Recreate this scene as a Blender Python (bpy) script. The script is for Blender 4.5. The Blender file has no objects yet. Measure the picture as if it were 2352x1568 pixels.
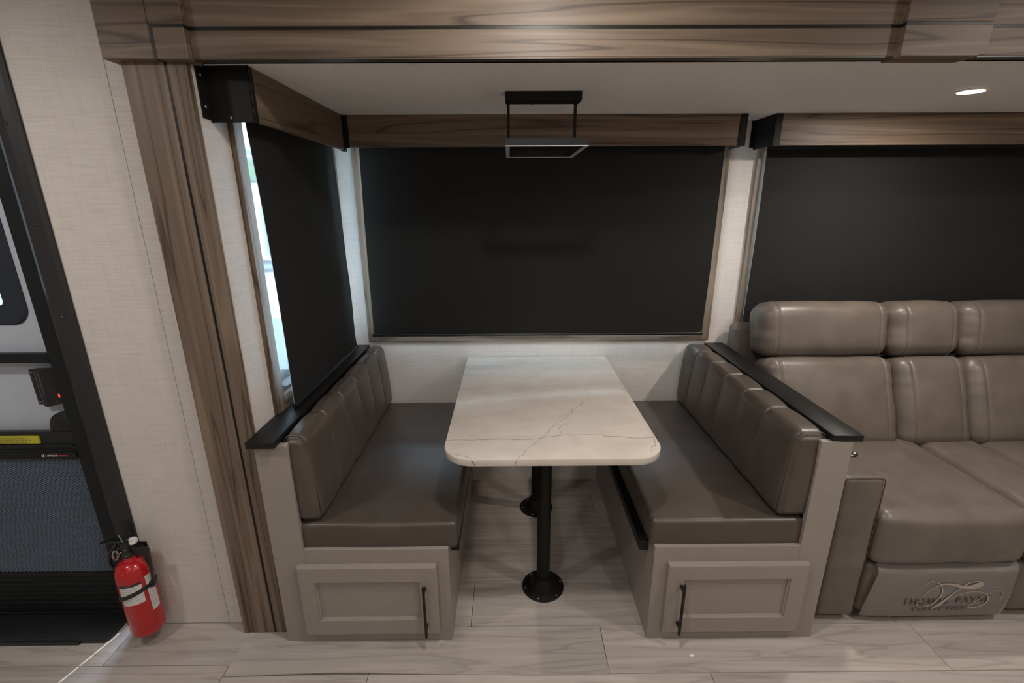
import bpy, bmesh, math, random
from mathutils import Vector, Matrix, noise

S = bpy.context.scene
COL = S.collection
R = math.radians
random.seed(7)

# ------------------------------------------------------------------ camera
cam_d = bpy.data.cameras.new('camera')
cam = bpy.data.objects.new('camera', cam_d)
COL.objects.link(cam)
cam_d.sensor_fit = 'HORIZONTAL'
cam_d.sensor_width = 36.0
cam_d.lens = 1071.3 / 2352 * 36.0
cam_d.clip_start = 0.02
_p, _y, _r = R(16.554), R(0.255), R(-0.28)
_fw = Vector((math.sin(_y) * math.cos(_p), math.cos(_y) * math.cos(_p), -math.sin(_p)))
_rt = Vector((math.cos(_y), -math.sin(_y), 0))
_up = _rt.cross(_fw)
_r2 = _rt * math.cos(_r) + _up * math.sin(_r)
_u2 = -_rt * math.sin(_r) + _up * math.cos(_r)
m = Matrix((_r2, _u2, -_fw)).transposed().to_4x4()
m.translation = Vector((-0.0761, -2.4293, 1.58))
cam.matrix_world = m
S.camera = cam

# ------------------------------------------------------------------ view
S.view_settings.view_transform = 'Standard'
S.view_settings.look = 'None'
S.view_settings.gamma = 1.0
S.view_settings.use_curve_mapping = False
S.view_settings.exposure = 0.0

# ------------------------------------------------------------------ sky, sun, lamps
SKY_STRENGTH = 20.0
w = bpy.data.worlds.new('sky'); S.world = w
w.use_nodes = True
nt = w.node_tree; nt.nodes.clear()
wo = nt.nodes.new('ShaderNodeOutputWorld'); bg = nt.nodes.new('ShaderNodeBackground')
tc = nt.nodes.new('ShaderNodeTexCoord'); sx = nt.nodes.new('ShaderNodeSeparateXYZ')
cr = nt.nodes.new('ShaderNodeValToRGB')
cr.color_ramp.elements[0].position = 0.0; cr.color_ramp.elements[0].color = (0.80, 0.90, 0.98, 1)
cr.color_ramp.elements[1].position = 0.8; cr.color_ramp.elements[1].color = (0.55, 0.75, 1.0, 1)
nt.links.new(tc.outputs['Generated'], sx.inputs[0]); nt.links.new(sx.outputs['Z'], cr.inputs[0])
nt.links.new(cr.outputs[0], bg.inputs[0]); bg.inputs[1].default_value = SKY_STRENGTH
nt.links.new(bg.outputs[0], wo.inputs[0])

sd = bpy.data.lights.new('sun', 'SUN'); sd.energy = 9.0; sd.angle = R(0.6); sd.color = (0.92, 0.96, 1.0)
so = bpy.data.objects.new('sun', sd); COL.objects.link(so)
so.rotation_euler = Vector((-0.276 * math.cos(R(22)), -0.961 * math.cos(R(22)), -math.sin(R(22)))).to_track_quat('-Z', 'Y').to_euler()

def lamp(x, y, z, r, power, col=(1.0, 0.945, 0.895)):
    d = bpy.data.lights.new('downlight_glow', 'AREA'); d.shape = 'DISK'; d.size = 2 * r
    d.energy = power; d.color = col
    o = bpy.data.objects.new('downlight_glow', d); o.location = (x, y, z); COL.objects.link(o)
LAMPS = [(0.03, -1.50, 11.5), (-1.75, -1.85, 9.5), (1.70, -1.75, 13.5), (-0.9, -2.75, 6.0), (0.9, -2.75, 7.0), (2.6, -2.6, 6.0)]
for x, y, p_ in LAMPS:
    lamp(x, y, 2.19, 0.06, p_)
lamp(1.565, -0.60, 1.945, 0.036, 11.0, (1.0, 0.90, 0.80))

def portal(loc, rot, sxx, syy):
    d = bpy.data.lights.new('window_portal', 'AREA'); d.shape = 'RECTANGLE'; d.size = sxx; d.size_y = syy
    d.cycles.is_portal = True
    o = bpy.data.objects.new('window_portal', d); o.location = loc; o.rotation_euler = rot; COL.objects.link(o)
portal((-1.06, -0.43, 1.37), (0, R(-90), 0), 0.95, 0.75)          # side window, light goes +x
portal((0.08, 0.10, 1.37), (R(-90), 0, 0), 1.70, 0.95)            # rear dinette window, light goes -y
portal((2.0, 0.10, 1.37), (R(-90), 0, 0), 1.70, 0.95)

# ------------------------------------------------------------------ materials
def new_mat(name):
    mt = bpy.data.materials.new(name); mt.use_nodes = True
    n = mt.node_tree; b = n.nodes['Principled BSDF']
    return mt, n, b
def lin(r, g, b):
    f = lambda c: (c / 255 / 12.92) if c / 255 <= 0.04045 else ((c / 255 + 0.055) / 1.055) ** 2.4
    return (f(r), f(g), f(b), 1)
def N(n, t, **k):
    nd = n.nodes.new(t)
    for a, v in k.items(): setattr(nd, a, v)
    return nd
def mapped(n, scale, rnd=False, rot=(0, 0, 0)):
    tc = N(n, 'ShaderNodeTexCoord'); mp = N(n, 'ShaderNodeMapping')
    mp.inputs['Scale'].default_value = scale; mp.inputs['Rotation'].default_value = rot
    if rnd:
        oi = N(n, 'ShaderNodeObjectInfo'); vm = N(n, 'ShaderNodeVectorMath', operation='MULTIPLY_ADD')
        cb = N(n, 'ShaderNodeCombineXYZ'); n.links.new(oi.outputs['Random'], cb.inputs[0])
        n.links.new(oi.outputs['Random'], cb.inputs[1]); n.links.new(oi.outputs['Random'], cb.inputs[2])
        n.links.new(cb.outputs[0], vm.inputs[0]); vm.inputs[1].default_value = (37.0, 17.0, 23.0)
        n.links.new(tc.outputs['Object'], vm.inputs[2]); n.links.new(vm.outputs[0], mp.inputs[0])
    else:
        n.links.new(tc.outputs['Object'], mp.inputs[0])
    return mp.outputs[0]
def noise_tex(n, vec, scale, detail=2, dist=0.0, rough=0.5):
    t = N(n, 'ShaderNodeTexNoise'); n.links.new(vec, t.inputs['Vector'])
    t.inputs['Scale'].default_value = scale; t.inputs['Detail'].default_value = detail
    t.inputs['Distortion'].default_value = dist; t.inputs['Roughness'].default_value = rough
    return t.outputs['Fac']
def ramp(n, fac, stops):
    r = N(n, 'ShaderNodeValToRGB'); e = r.color_ramp.elements
    while len(e) > len(stops): e.remove(e[-1])
    while len(e) < len(stops): e.new(0.5)
    for i, (p, c) in enumerate(stops): e[i].position = p; e[i].color = c if len(c) == 4 else (*c, 1)
    n.links.new(fac, r.inputs[0]); return r.outputs[0]
def math_n(n, op, a, b=None, c=None):
    t = N(n, 'ShaderNodeMath', operation=op)
    for i, v in enumerate((a, b, c)):
        if v is None: continue
        if isinstance(v, (int, float)): t.inputs[i].default_value = v
        else: n.links.new(v, t.inputs[i])
    return t.outputs[0]
def mixc(n, fac, a, b, mode='MIX'):
    t = N(n, 'ShaderNodeMix', data_type='RGBA', blend_type=mode)
    for s, v in ((t.inputs[0], fac), (t.inputs[6], a), (t.inputs[7], b)):
        if isinstance(v, (int, float)): s.default_value = v
        elif isinstance(v, tuple): s.default_value = v
        else: n.links.new(v, s)
    return t.outputs[2]
def bump(n, b, h, strength, dist=0.002):
    t = N(n, 'ShaderNodeBump'); t.inputs['Strength'].default_value = strength; t.inputs['Distance'].default_value = dist
    n.links.new(h, t.inputs['Height']); n.links.new(t.outputs[0], b.inputs['Normal'])
def plain(name, col, rough=0.5, metal=0.0, spec=0.5, mottling=0.06, scale=60):
    mt, n, b = new_mat(name)
    f = noise_tex(n, mapped(n, (1, 1, 1)), scale, 3)
    c2 = tuple(min(1, x * (1 + mottling)) for x in col[:3]) + (1,); c1 = tuple(x * (1 - mottling) for x in col[:3]) + (1,)
    n.links.new(ramp(n, f, [(0.3, c1), (0.7, c2)]), b.inputs['Base Color'])
    b.inputs['Roughness'].default_value = rough; b.inputs['Metallic'].default_value = metal
    b.inputs['Specular IOR Level'].default_value = spec
    bump(n, b, f, 0.04, 0.001)
    return mt

def make_wood(name, axis, lo, mid, hi, rough=0.50, across=5.0, bands=9.0, rnd=False, contrast=1.0, along=0.55):
    mt, n, b = new_mat(name)
    sc = [across] * 3; sc['xyz'.index(axis)] = along
    v = mapped(n, tuple(sc), rnd)
    f = noise_tex(n, v, 1.6, 2, 0.35, 0.45)
    ring = math_n(n, 'PINGPONG', math_n(n, 'MULTIPLY', f, bands), 1.0)
    sc2 = [170.0] * 3; sc2['xyz'.index(axis)] = 3.0
    fine = noise_tex(n, mapped(n, tuple(sc2), rnd), 1.0, 4, 0.1, 0.6)
    sc3 = [30.0] * 3; sc3['xyz'.index(axis)] = 1.3
    med = noise_tex(n, mapped(n, tuple(sc3), rnd), 1.0, 3, 0.4, 0.55)
    c = ramp(n, ring, [(0.0, lo), (0.16 / max(contrast, .01) if contrast > 1 else 0.2, mid), (0.62, mid), (1.0, hi)])
    sh = math_n(n, 'ADD', math_n(n, 'MULTIPLY', fine, 0.55), math_n(n, 'MULTIPLY', med, 0.75))
    shc = ramp(n, sh, [(0.38, (0.66, 0.64, 0.62, 1)), (0.62, (1.0, 1.0, 1.0, 1)), (0.85, (1.22, 1.2, 1.18, 1))])
    c = mixc(n, 0.75 * min(contrast, 1.0), c, shc, 'MULTIPLY')
    if rnd:
        oi = N(n, 'ShaderNodeObjectInfo')
        c = mixc(n, 1.0, c, ramp(n, oi.outputs['Random'], [(0, (0.90, 0.90, 0.91)), (1, (1.08, 1.06, 1.04))]), 'MULTIPLY')
    n.links.new(c, b.inputs['Base Color'])
    b.inputs['Roughness'].default_value = rough
    bump(n, b, fine, 0.12, 0.0006)
    b.inputs['Specular IOR Level'].default_value = 0.35
    return mt
WAL = ((0.062, 0.042, 0.029, 1), (0.146, 0.106, 0.076, 1), (0.205, 0.153, 0.110, 1))
M = {}
M['walnut_x'] = make_wood('walnut_laminate_across', 'x', *WAL, across=8.5, bands=9, along=0.35)
M['walnut_z'] = make_wood('walnut_laminate_upright', 'z', *WAL, across=11, bands=9, along=0.35)
M['walnut_y'] = make_wood('walnut_laminate_depth', 'y', *WAL, across=7.0, bands=8, along=0.3)
FL = ((0.325, 0.290, 0.262, 1), (0.405, 0.365, 0.330, 1), (0.450, 0.408, 0.370, 1))
M['plank'] = make_wood('ash_vinyl_plank', 'x', *FL, rough=0.38, across=9.0, bands=8, rnd=True, contrast=0.6, along=0.75)

def wallboard(name, col):
    mt, n, b = new_mat(name)
    h = noise_tex(n, mapped(n, (9, 9, 420)), 1.0, 3, 0.0, 0.6)
    v = noise_tex(n, mapped(n, (420, 420, 9)), 1.0, 3, 0.0, 0.6)
    patch = noise_tex(n, mapped(n, (9, 9, 14)), 1.0, 3)
    hv = mixc(n, patch, h, v)
    f = math_n(n, 'ADD', math_n(n, 'MULTIPLY', h, 0.62), math_n(n, 'MULTIPLY', v, 0.38))
    lo = tuple(c * 0.86 for c in col[:3]) + (1,); hi = tuple(min(1, c * 1.06) for c in col[:3]) + (1,)
    n.links.new(ramp(n, f, [(0.36, lo), (0.50, tuple(col)), (0.64, hi)]), b.inputs['Base Color'])
    b.inputs['Roughness'].default_value = 0.55
    bump(n, b, f, 0.25, 0.0008)
    return mt
M['wall'] = wallboard('linen_wallboard', (0.60, 0.555, 0.515, 1))
M['ceiling'] = plain('ceiling_panel', (0.80, 0.765, 0.74, 1), 0.6, mottling=0.02, scale=20)
M['plainwall'] = plain('far_wall_paint', (0.50, 0.45, 0.40, 1), 0.6)
M['paint'] = plain('taupe_cabinet_paint', (0.280, 0.245, 0.218, 1), 0.38, mottling=0.03)
M['black'] = plain('satin_black_paint', (0.0085, 0.0085, 0.0085, 1), 0.42, spec=0.3, mottling=0.1)
M['blackmetal'] = plain('black_powder_coat', (0.008, 0.0078, 0.0075, 1), 0.5, spec=0.22, mottling=0.1)
M['blackplastic'] = plain('black_plastic', (0.010, 0.012, 0.013, 1), 0.32)
M['doorblack'] = plain('door_frame_black', (0.006, 0.0085, 0.0090, 1), 0.5, spec=0.35)
M['doorstrip'] = plain('door_trim_charcoal', (0.017, 0.017, 0.019, 1), 0.42)
M['rubber'] = plain('black_rubber', (0.012, 0.014, 0.015, 1), 0.45)
M['gap'] = plain('dark_groove', (0.004, 0.004, 0.004, 1), 0.8)
M['steel'] = plain('bright_steel', (0.62, 0.62, 0.62, 1), 0.25, metal=1.0)
M['white'] = plain('white_print', (0.75, 0.74, 0.72, 1), 0.5)
M['creamprint'] = plain('cream_print', (0.40, 0.33, 0.28, 1), 0.5)
M['darkprint'] = plain('dark_print', (0.03, 0.026, 0.026, 1), 0.5)
M['redprint'] = plain('red_print', (0.38, 0.03, 0.02, 1), 0.5)
M['yellow'] = plain('yellow_sticker', (0.50, 0.45, 0.035, 1), 0.5)
M['paper'] = plain('white_paper_label', (0.62, 0.61, 0.60, 1), 0.5)
M['inkgrey'] = plain('grey_ink', (0.16, 0.16, 0.17, 1), 0.6)
M['crumb'] = plain('white_crumb', (0.85, 0.84, 0.82, 1), 0.7)
M['vein'] = plain('grey_vein_print', (0.17, 0.135, 0.11, 1), 0.35)
M['veinlight'] = plain('pale_vein_print', (0.42, 0.36, 0.30, 1), 0.35)
M['diffuser'] = plain('frosted_diffuser', (0.42, 0.42, 0.44, 1), 0.35)
M['foliage'] = plain('green_foliage', (0.10, 0.22, 0.05, 1), 0.8, mottling=0.5, scale=8)
M['gravel'] = plain('grey_gravel', (0.30, 0.29, 0.27, 1), 0.9, mottling=0.3, scale=30)
M['siding'] = plain('white_aluminium_siding', (0.80, 0.81, 0.82, 1), 0.4, mottling=0.02)
M['darkglass'] = plain('dark_outdoor_glass', (0.30, 0.38, 0.45, 1), 0.12)
M['rvblack'] = plain('outdoor_black_trim', (0.02, 0.022, 0.025, 1), 0.4)

def red_mat():
    mt, n, b = new_mat('red_enamel')
    b.inputs['Base Color'].default_value = (0.42, 0.004, 0.008, 1); b.inputs['Roughness'].default_value = 0.22
    b.inputs['Coat Weight'].default_value = 0.6; b.inputs['Coat Roughness'].default_value = 0.06
    bump(n, b, noise_tex(n, mapped(n, (1, 1, 1)), 90, 2), 0.05, 0.001)
    return mt
M['red'] = red_mat()

def leather(name, col, rough=0.36):
    mt, n, b = new_mat(name)
    big = noise_tex(n, mapped(n, (1, 1, 1)), 9, 4, 0.3)
    vo = N(n, 'ShaderNodeTexVoronoi'); vo.inputs['Scale'].default_value = 520
    n.links.new(mapped(n, (1, 1, 1)), vo.inputs['Vector'])
    lo = tuple(c * 0.86 for c in col[:3]) + (1,); hi = tuple(c * 1.12 for c in col[:3]) + (1,)
    n.links.new(ramp(n, big, [(0.3, lo), (0.7, hi)]), b.inputs['Base Color'])
    b.inputs['Roughness'].default_value = rough
    h = math_n(n, 'ADD', math_n(n, 'MULTIPLY', vo.outputs['Distance'], 0.25), math_n(n, 'MULTIPLY', noise_tex(n, mapped(n, (1, 1, 1)), 28, 3, 0.6), 1.6))
    bump(n, b, h, 0.16, 0.002)
    return mt
M['leather'] = leather('brown_leatherette_shaded', (0.072, 0.058, 0.047, 1))  # darker copy of the sofa leather, shade at the benches put into its colour
M['sofaleather'] = leather('taupe_leather_lit', (0.128, 0.106, 0.088, 1), 0.38)  # lighter copy of the bench leather, downlight on the sofa put into its colour
M['stitch'] = plain('tan_stitching', (0.16, 0.12, 0.085, 1), 0.6)
M['seamdark'] = plain('dark_seam', (0.03, 0.024, 0.02, 1), 0.6)
M['welt'] = plain('leather_welt', (0.075, 0.06, 0.048, 1), 0.4)

def fabric():
    mt, n, b = new_mat('blackout_fabric')
    f = noise_tex(n, mapped(n, (600, 600, 600)), 1.0, 2)
    g = noise_tex(n, mapped(n, (2, 2, 14)), 1.0, 3)
    c = ramp(n, f, [(0.3, (0.0085, 0.0088, 0.0084, 1)), (0.7, (0.0145, 0.0148, 0.014, 1))])
    n.links.new(mixc(n, 0.35, c, ramp(n, g, [(0.3, (0.8, 0.8, 0.8)), (0.7, (1.2, 1.2, 1.2))]), 'MULTIPLY'), b.inputs['Base Color'])
    b.inputs['Roughness'].default_value = 0.85; b.inputs['Specular IOR Level'].default_value = 0.35
    bump(n, b, f, 0.2, 0.0006)
    return mt
M['fabric'] = fabric()
M['lining'] = plain('white_blackout_lining', (0.72, 0.72, 0.72, 1), 0.8)

def tabletop():
    mt, n, b = new_mat('veined_white_laminate')
    f = noise_tex(n, mapped(n, (1, 1.6, 1)), 5, 5, 1.2)
    n.links.new(ramp(n, f, [(0.3, (0.53, 0.475, 0.415, 1)), (0.7, (0.61, 0.555, 0.495, 1))]), b.inputs['Base Color'])
    b.inputs['Roughness'].default_value = 0.16; b.inputs['Specular IOR Level'].default_value = 0.55
    bump(n, b, noise_tex(n, mapped(n, (1, 1, 1)), 40, 2), 0.02, 0.001)
    return mt
M['table'] = tabletop()

def door_skin():
    mt, n, b = new_mat('pebbled_door_skin_daylit')
    b.inputs['Base Color'].default_value = (0.47, 0.51, 0.58, 1); b.inputs['Roughness'].default_value = 0.35  # white skin tinted blue, daylight painted into the base colour
    bump(n, b, noise_tex(n, mapped(n, (1, 1, 1)), 140, 3), 0.5, 0.002)
    return mt
M['doorskin'] = door_skin()

def glass(name, tint=(0.86, 0.92, 0.94, 1), gloss=0.08, rough=0.0):
    mt = bpy.data.materials.new(name); mt.use_nodes = True; n = mt.node_tree; n.nodes.clear()
    o = N(n, 'ShaderNodeOutputMaterial'); t = N(n, 'ShaderNodeBsdfTransparent'); g = N(n, 'ShaderNodeBsdfGlossy')
    mx = N(n, 'ShaderNodeMixShader'); fr = N(n, 'ShaderNodeFresnel'); fr.inputs['IOR'].default_value = 1.45
    t.inputs[0].default_value = tint; g.inputs['Roughness'].default_value = rough
    f = math_n(n, 'ADD', math_n(n, 'MULTIPLY', fr.outputs[0], 0.9), gloss * 0.3)
    n.links.new(f, mx.inputs[0]); n.links.new(t.outputs[0], mx.inputs[1]); n.links.new(g.outputs[0], mx.inputs[2])
    n.links.new(mx.outputs[0], o.inputs[0]); return mt
M['glass'] = glass('tinted_window_glass')
def film_mat():
    mt = glass('clear_plastic_film', (0.95, 0.94, 0.94, 1), 0.10, 0.06); n = mt.node_tree
    o = [q for q in n.nodes if q.type == 'OUTPUT_MATERIAL'][0]; prev = o.inputs[0].links[0].from_socket
    d = N(n, 'ShaderNodeBsdfDiffuse'); d.inputs[0].default_value = (0.55, 0.50, 0.48, 1)
    mx = N(n, 'ShaderNodeMixShader'); mx.inputs[0].default_value = 0.20  # diffuse share paints the film's pale reflections as a milky haze
    n.links.new(prev, mx.inputs[1]); n.links.new(d.outputs[0], mx.inputs[2]); n.links.new(mx.outputs[0], o.inputs[0]); return mt
M['film'] = film_mat()

def emit(name, col, s):
    mt = bpy.data.materials.new(name); mt.use_nodes = True; n = mt.node_tree; n.nodes.clear()
    o = N(n, 'ShaderNodeOutputMaterial'); e = N(n, 'ShaderNodeEmission'); e.inputs[0].default_value = col; e.inputs[1].default_value = s
    n.links.new(e.outputs[0], o.inputs[0]); return mt
M['lampglow'] = emit('lit_led_lens', (1.0, 0.88, 0.72, 1), 9.0)
M['redled'] = emit('red_indicator', (1.0, 0.05, 0.04, 1), 1.6)

# ------------------------------------------------------------------ mesh builder
class B:
    def __init__(s): s.bm = bmesh.new()
    def _merge(s, t):
        me = bpy.data.meshes.new('t'); t.to_mesh(me); t.free(); s.bm.from_mesh(me); bpy.data.meshes.remove(me); return s
    def box(s, x0, x1, y0, y1, z0, z1, bv=0.0, seg=2, mat=None):
        t = bmesh.new()
        bmesh.ops.create_cube(t, size=1)
        for v in t.verts:
            v.co = Vector(((x0 + x1) / 2 + v.co.x * (x1 - x0), (y0 + y1) / 2 + v.co.y * (y1 - y0), (z0 + z1) / 2 + v.co.z * (z1 - z0)))
        if bv > 0: bmesh.ops.bevel(t, geom=t.edges[:], offset=bv, segments=seg, profile=0.5, affect='EDGES')
        if mat: bmesh.ops.transform(t, matrix=mat, verts=t.verts[:])
        return s._merge(t)
    def prism(s, pts, axis, a, b, bv=0.0, seg=2):
        """2-D outline pts extruded along axis from a to b ('x': pts=(y,z), 'y': pts=(x,z), 'z': pts=(x,y))"""
        t = bmesh.new()
        mk = {'x': lambda p, d: (d, p[0], p[1]), 'y': lambda p, d: (p[0], d, p[1]), 'z': lambda p, d: (p[0], p[1], d)}[axis]
        lo = [t.verts.new(mk(p, a)) for p in pts]; hi = [t.verts.new(mk(p, b)) for p in pts]
        t.faces.new(lo); t.faces.new(hi[::-1])
        k = len(pts)
        for i in range(k): t.faces.new((lo[i], hi[i], hi[(i + 1) % k], lo[(i + 1) % k]))
        bmesh.ops.recalc_face_normals(t, faces=t.faces[:])
        if bv > 0: bmesh.ops.bevel(t, geom=t.edges[:], offset=bv, segments=seg, profile=0.5, affect='EDGES')
        return s._merge(t)
    def lathe(s, prof, c, n=32, mat=None, cap=True):
        """profile [(r, h)] about a z axis at c (or transformed by mat)"""
        t = bmesh.new(); rings = []
        for r_, h in prof:
            rings.append([t.verts.new((r_ * math.cos(2 * math.pi * i / n), r_ * math.sin(2 * math.pi * i / n), h)) for i in range(n)])
        for a, b in zip(rings, rings[1:]):
            for i in range(n): t.faces.new((a[i], a[(i + 1) % n], b[(i + 1) % n], b[i]))
        if cap: t.faces.new(rings[0][::-1]); t.faces.new(rings[-1])
        bmesh.ops.remove_doubles(t, verts=t.verts[:], dist=1e-6)
        bmesh.ops.recalc_face_normals(t, faces=t.faces[:])
        bmesh.ops.transform(t, matrix=(mat if mat else Matrix.Translation(c)), verts=t.verts[:])
        return s._merge(t)
    def rod(s, p0, p1, r0, r1=None, n=14):
        p0, p1 = Vector(p0), Vector(p1); d = p1 - p0
        m_ = Matrix.Translation(p0) @ d.to_track_quat('Z', 'Y').to_matrix().to_4x4()
        return s.lathe([(r0, 0), (r1 if r1 is not None else r0, d.length)], None, n, m_)
    def tube(s, pts, r_, n=8, closed=False):
        pts = [Vector(p) for p in pts]; t = bmesh.new(); rings = []; k = len(pts)
        prev = None
        for i, p in enumerate(pts):
            a = pts[(i - 1) % k] if (closed or i > 0) else p
            b = pts[(i + 1) % k] if (closed or i < k - 1) else p
            d = (b - a).normalized()
            u = (prev - d * prev.dot(d)) if prev is not None else d.orthogonal()
            if u.length < 1e-6: u = d.orthogonal()
            u.normalize(); v = d.cross(u); prev = u
            rr = r_[i] if isinstance(r_, (list, tuple)) else r_
            rings.append([t.verts.new(p + (u * math.cos(2 * math.pi * j / n) + v * math.sin(2 * math.pi * j / n)) * rr) for j in range(n)])
        pairs = list(zip(rings, rings[1:])) + ([(rings[-1], rings[0])] if closed else [])
        for a, b in pairs:
            for j in range(n): t.faces.new((a[j], a[(j + 1) % n], b[(j + 1) % n], b[j]))
        if not closed: t.faces.new(rings[0][::-1]); t.faces.new(rings[-1])
        bmesh.ops.recalc_face_normals(t, faces=t.faces[:])
        return s._merge(t)
    def ribbon(s, pts, wd, up, th=0.0004):
        """flat strip through pts, its flat side facing 'up'; wd = width or list"""
        pts = [Vector(p) for p in pts]; up = Vector(up).normalized(); t = bmesh.new(); L = []; k = len(pts)
        for i, p in enumerate(pts):
            d = (pts[min(i + 1, k - 1)] - pts[max(i - 1, 0)]).normalized()
            sd_ = d.cross(up).normalized() * ((wd[i] if isinstance(wd, (list, tuple)) else wd) / 2)
            L.append([t.verts.new(p - sd_), t.verts.new(p + sd_), t.verts.new(p + sd_ + up * th), t.verts.new(p - sd_ + up * th)])
        for a, b in zip(L, L[1:]):
            for j in range(4): t.faces.new((a[j], a[(j + 1) % 4], b[(j + 1) % 4], b[j]))
        t.faces.new(L[0][::-1]); t.faces.new(L[-1])
        bmesh.ops.recalc_face_normals(t, faces=t.faces[:])
        return s._merge(t)
    def soft(s, c, h, r, n=(8, 8, 8), disp=None, mat=None, seams=(), cs=4):
        """rounded box with displacement along its normal; seams = [(axis, position)] get extra edge loops"""
        c = Vector(c); ax = []
        for k in range(3):
            inn = h[k] - r; L = []
            ang = [math.pi / 4 * j / cs for j in range(cs + 1)]
            L += [-(inn + r * math.tan(a)) for a in reversed(ang[1:])]
            L += [-inn + 2 * inn * j / n[k] for j in range(n[k] + 1)]
            L += [inn + r * math.tan(a) for a in ang[1:]]
            for a_, p_, w_ in seams:
                if a_ == k: L += [p_ + w_ * q for q in (-1.6, -0.8, -0.35, 0, 0.35, 0.8, 1.6)]
            L = sorted(L); out = [L[0]]
            for q in L[1:]:
                if q - out[-1] > 1e-4: out.append(q)
            ax.append(out)
        t = bmesh.new(); cache = {}
        def vert(i, j, k):
            key = (i, j, k)
            if key in cache: return cache[key]
            p = Vector((ax[0][i], ax[1][j], ax[2][k]))
            q = Vector([max(-(h[a] - r), min(h[a] - r, p[a])) for a in range(3)])
            d = p - q; nn = d.normalized() if d.length > 1e-9 else Vector((0, 0, 1))
            p2 = q + nn * r
            if disp: p2 = p2 + disp(p2, nn)
            cache[key] = t.verts.new(p2); return cache[key]
        NX, NY, NZ = len(ax[0]) - 1, len(ax[1]) - 1, len(ax[2]) - 1
        for k in (0, NZ):
            for i in range(NX):
                for j in range(NY):
                    t.faces.new([vert(i, j, k), vert(i + 1, j, k), vert(i + 1, j + 1, k), vert(i, j + 1, k)])
        for j in (0, NY):
            for i in range(NX):
                for k in range(NZ):
                    t.faces.new([vert(i, j, k), vert(i + 1, j, k), vert(i + 1, j, k + 1), vert(i, j, k + 1)])
        for i in (0, NX):
            for j in range(NY):
                for k in range(NZ):
                    t.faces.new([vert(i, j, k), vert(i, j + 1, k), vert(i, j + 1, k + 1), vert(i, j, k + 1)])
        bmesh.ops.recalc_face_normals(t, faces=t.faces[:])
        mm = Matrix.Translation(c) @ (mat if mat else Matrix.Identity(4))
        bmesh.ops.transform(t, matrix=mm, verts=t.verts[:])
        return s._merge(t)

def bulge(h, amt, wr=0.0, seed=0.0, fr=7.0, extra=None):
    def f(p, nn):
        X, Y, Z = (p[0] / h[0], p[1] / h[1], p[2] / h[2])
        q = lambda a: max(0.0, 1 - min(1, abs(a)) ** 2.4)
        d = abs(nn[0]) * amt[0] * q(Y) * q(Z) + abs(nn[1]) * amt[1] * q(X) * q(Z) + abs(nn[2]) * amt[2] * q(X) * q(Y)
        if wr: d += wr * noise.noise(Vector((p[0] * fr + seed, p[1] * fr, p[2] * fr)))
        if extra: d += extra(p, nn)
        return nn * d
    return f

ALLOBJ = []
def base_loc(o):
    return Vector(o.get('_base', (0, 0, 0)))
def obj(name, b, mt, parent=None, smooth=None, label=None):
    me = bpy.data.meshes.new(name); b.bm.to_mesh(me); b.bm.free()
    for q in (mt if isinstance(mt, list) else [mt]): me.materials.append(q)
    o = bpy.data.objects.new(name, me); COL.objects.link(o)
    if smooth is not None:
        for p in me.polygons: p.use_smooth = True
        if smooth < 180:
            me.set_sharp_from_angle(angle=R(smooth))
    if parent is not None:
        bl = ORG[parent]; ORG[o] = bl
        me.transform(Matrix.Translation(-bl)); o.parent = parent
        if label: o['label'] = label
    else:
        xs = [v.co for v in me.vertices]
        c = Vector(((min(v.x for v in xs) + max(v.x for v in xs)) / 2, (min(v.y for v in xs) + max(v.y for v in xs)) / 2, min(v.z for v in xs)))
        me.transform(Matrix.Translation(-c)); o.location = c; ORG[o] = c
    return o
ORG = {}
def thing(name, label, cat, loc, group=None):
    o = bpy.data.objects.new(name, None); COL.objects.link(o); o.empty_display_size = 0.05
    o.location = loc; ORG[o] = Vector(loc); o['label'] = label; o['category'] = cat
    if group: o['group'] = group
    return o
def tag(o, label, cat, group=None):
    o['label'] = label; o['category'] = cat
    if group: o['group'] = group
    return o
def struct(name, b, mt, parent=None, smooth=None):
    o = obj(name, b, mt, parent, smooth)
    if parent is None: o['kind'] = 'structure'
    return o
def struct_empty(name, loc=(0, 0, 0)):
    o = bpy.data.objects.new(name, None); COL.objects.link(o); o.location = loc; ORG[o] = Vector(loc)
    o['kind'] = 'structure'; return o

CZ = 1.954      # ceiling height inside the slide-out
XL = -0.935     # inner face of its left wall
# ================================================================== FLOOR
def plank(parent, x0, x1, y0, y1, ztop, th=0.004, name='plank'):
    g = 0.0009
    return obj(name, B().box(x0 + g, x1 - g, y0 + g, y1 - g, ztop - th, ztop, 0.0008, 1), M['plank'], parent)
fl = struct('floor', B().box(-3.3, 3.3, -3.4, -0.85, -0.06, -0.0075), M['gap'])
for (ya, yb, js) in [(-0.95, -0.85, [-3.2, -1.95, -0.75]),
                     (-1.15, -0.95, [-3.2, -2.77, -1.545, -0.32]),
                     (-1.35, -1.15, [-3.2, -2.31, -1.09, -0.58, 0.62, 1.84, 3.2]),
                     (-1.55, -1.35, [-3.2, -1.72, -0.5, 0.72, 1.94, 3.2]),
                     (-1.95, -1.55, [-3.2, -2.0, 0.4, 2.2, 3.2]), (-2.6, -1.95, [-3.2, 0.1, 3.2]), (-3.35, -2.6, [-3.2, 0.3, 3.2])]:
    for a, b in zip(js, js[1:]): plank(fl, a, b, ya, yb, -0.004)
sf = struct('floor', B().box(-1.02, 3.0, -1.0, 0.0, -0.03, -0.0035), M['gap'])
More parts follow.
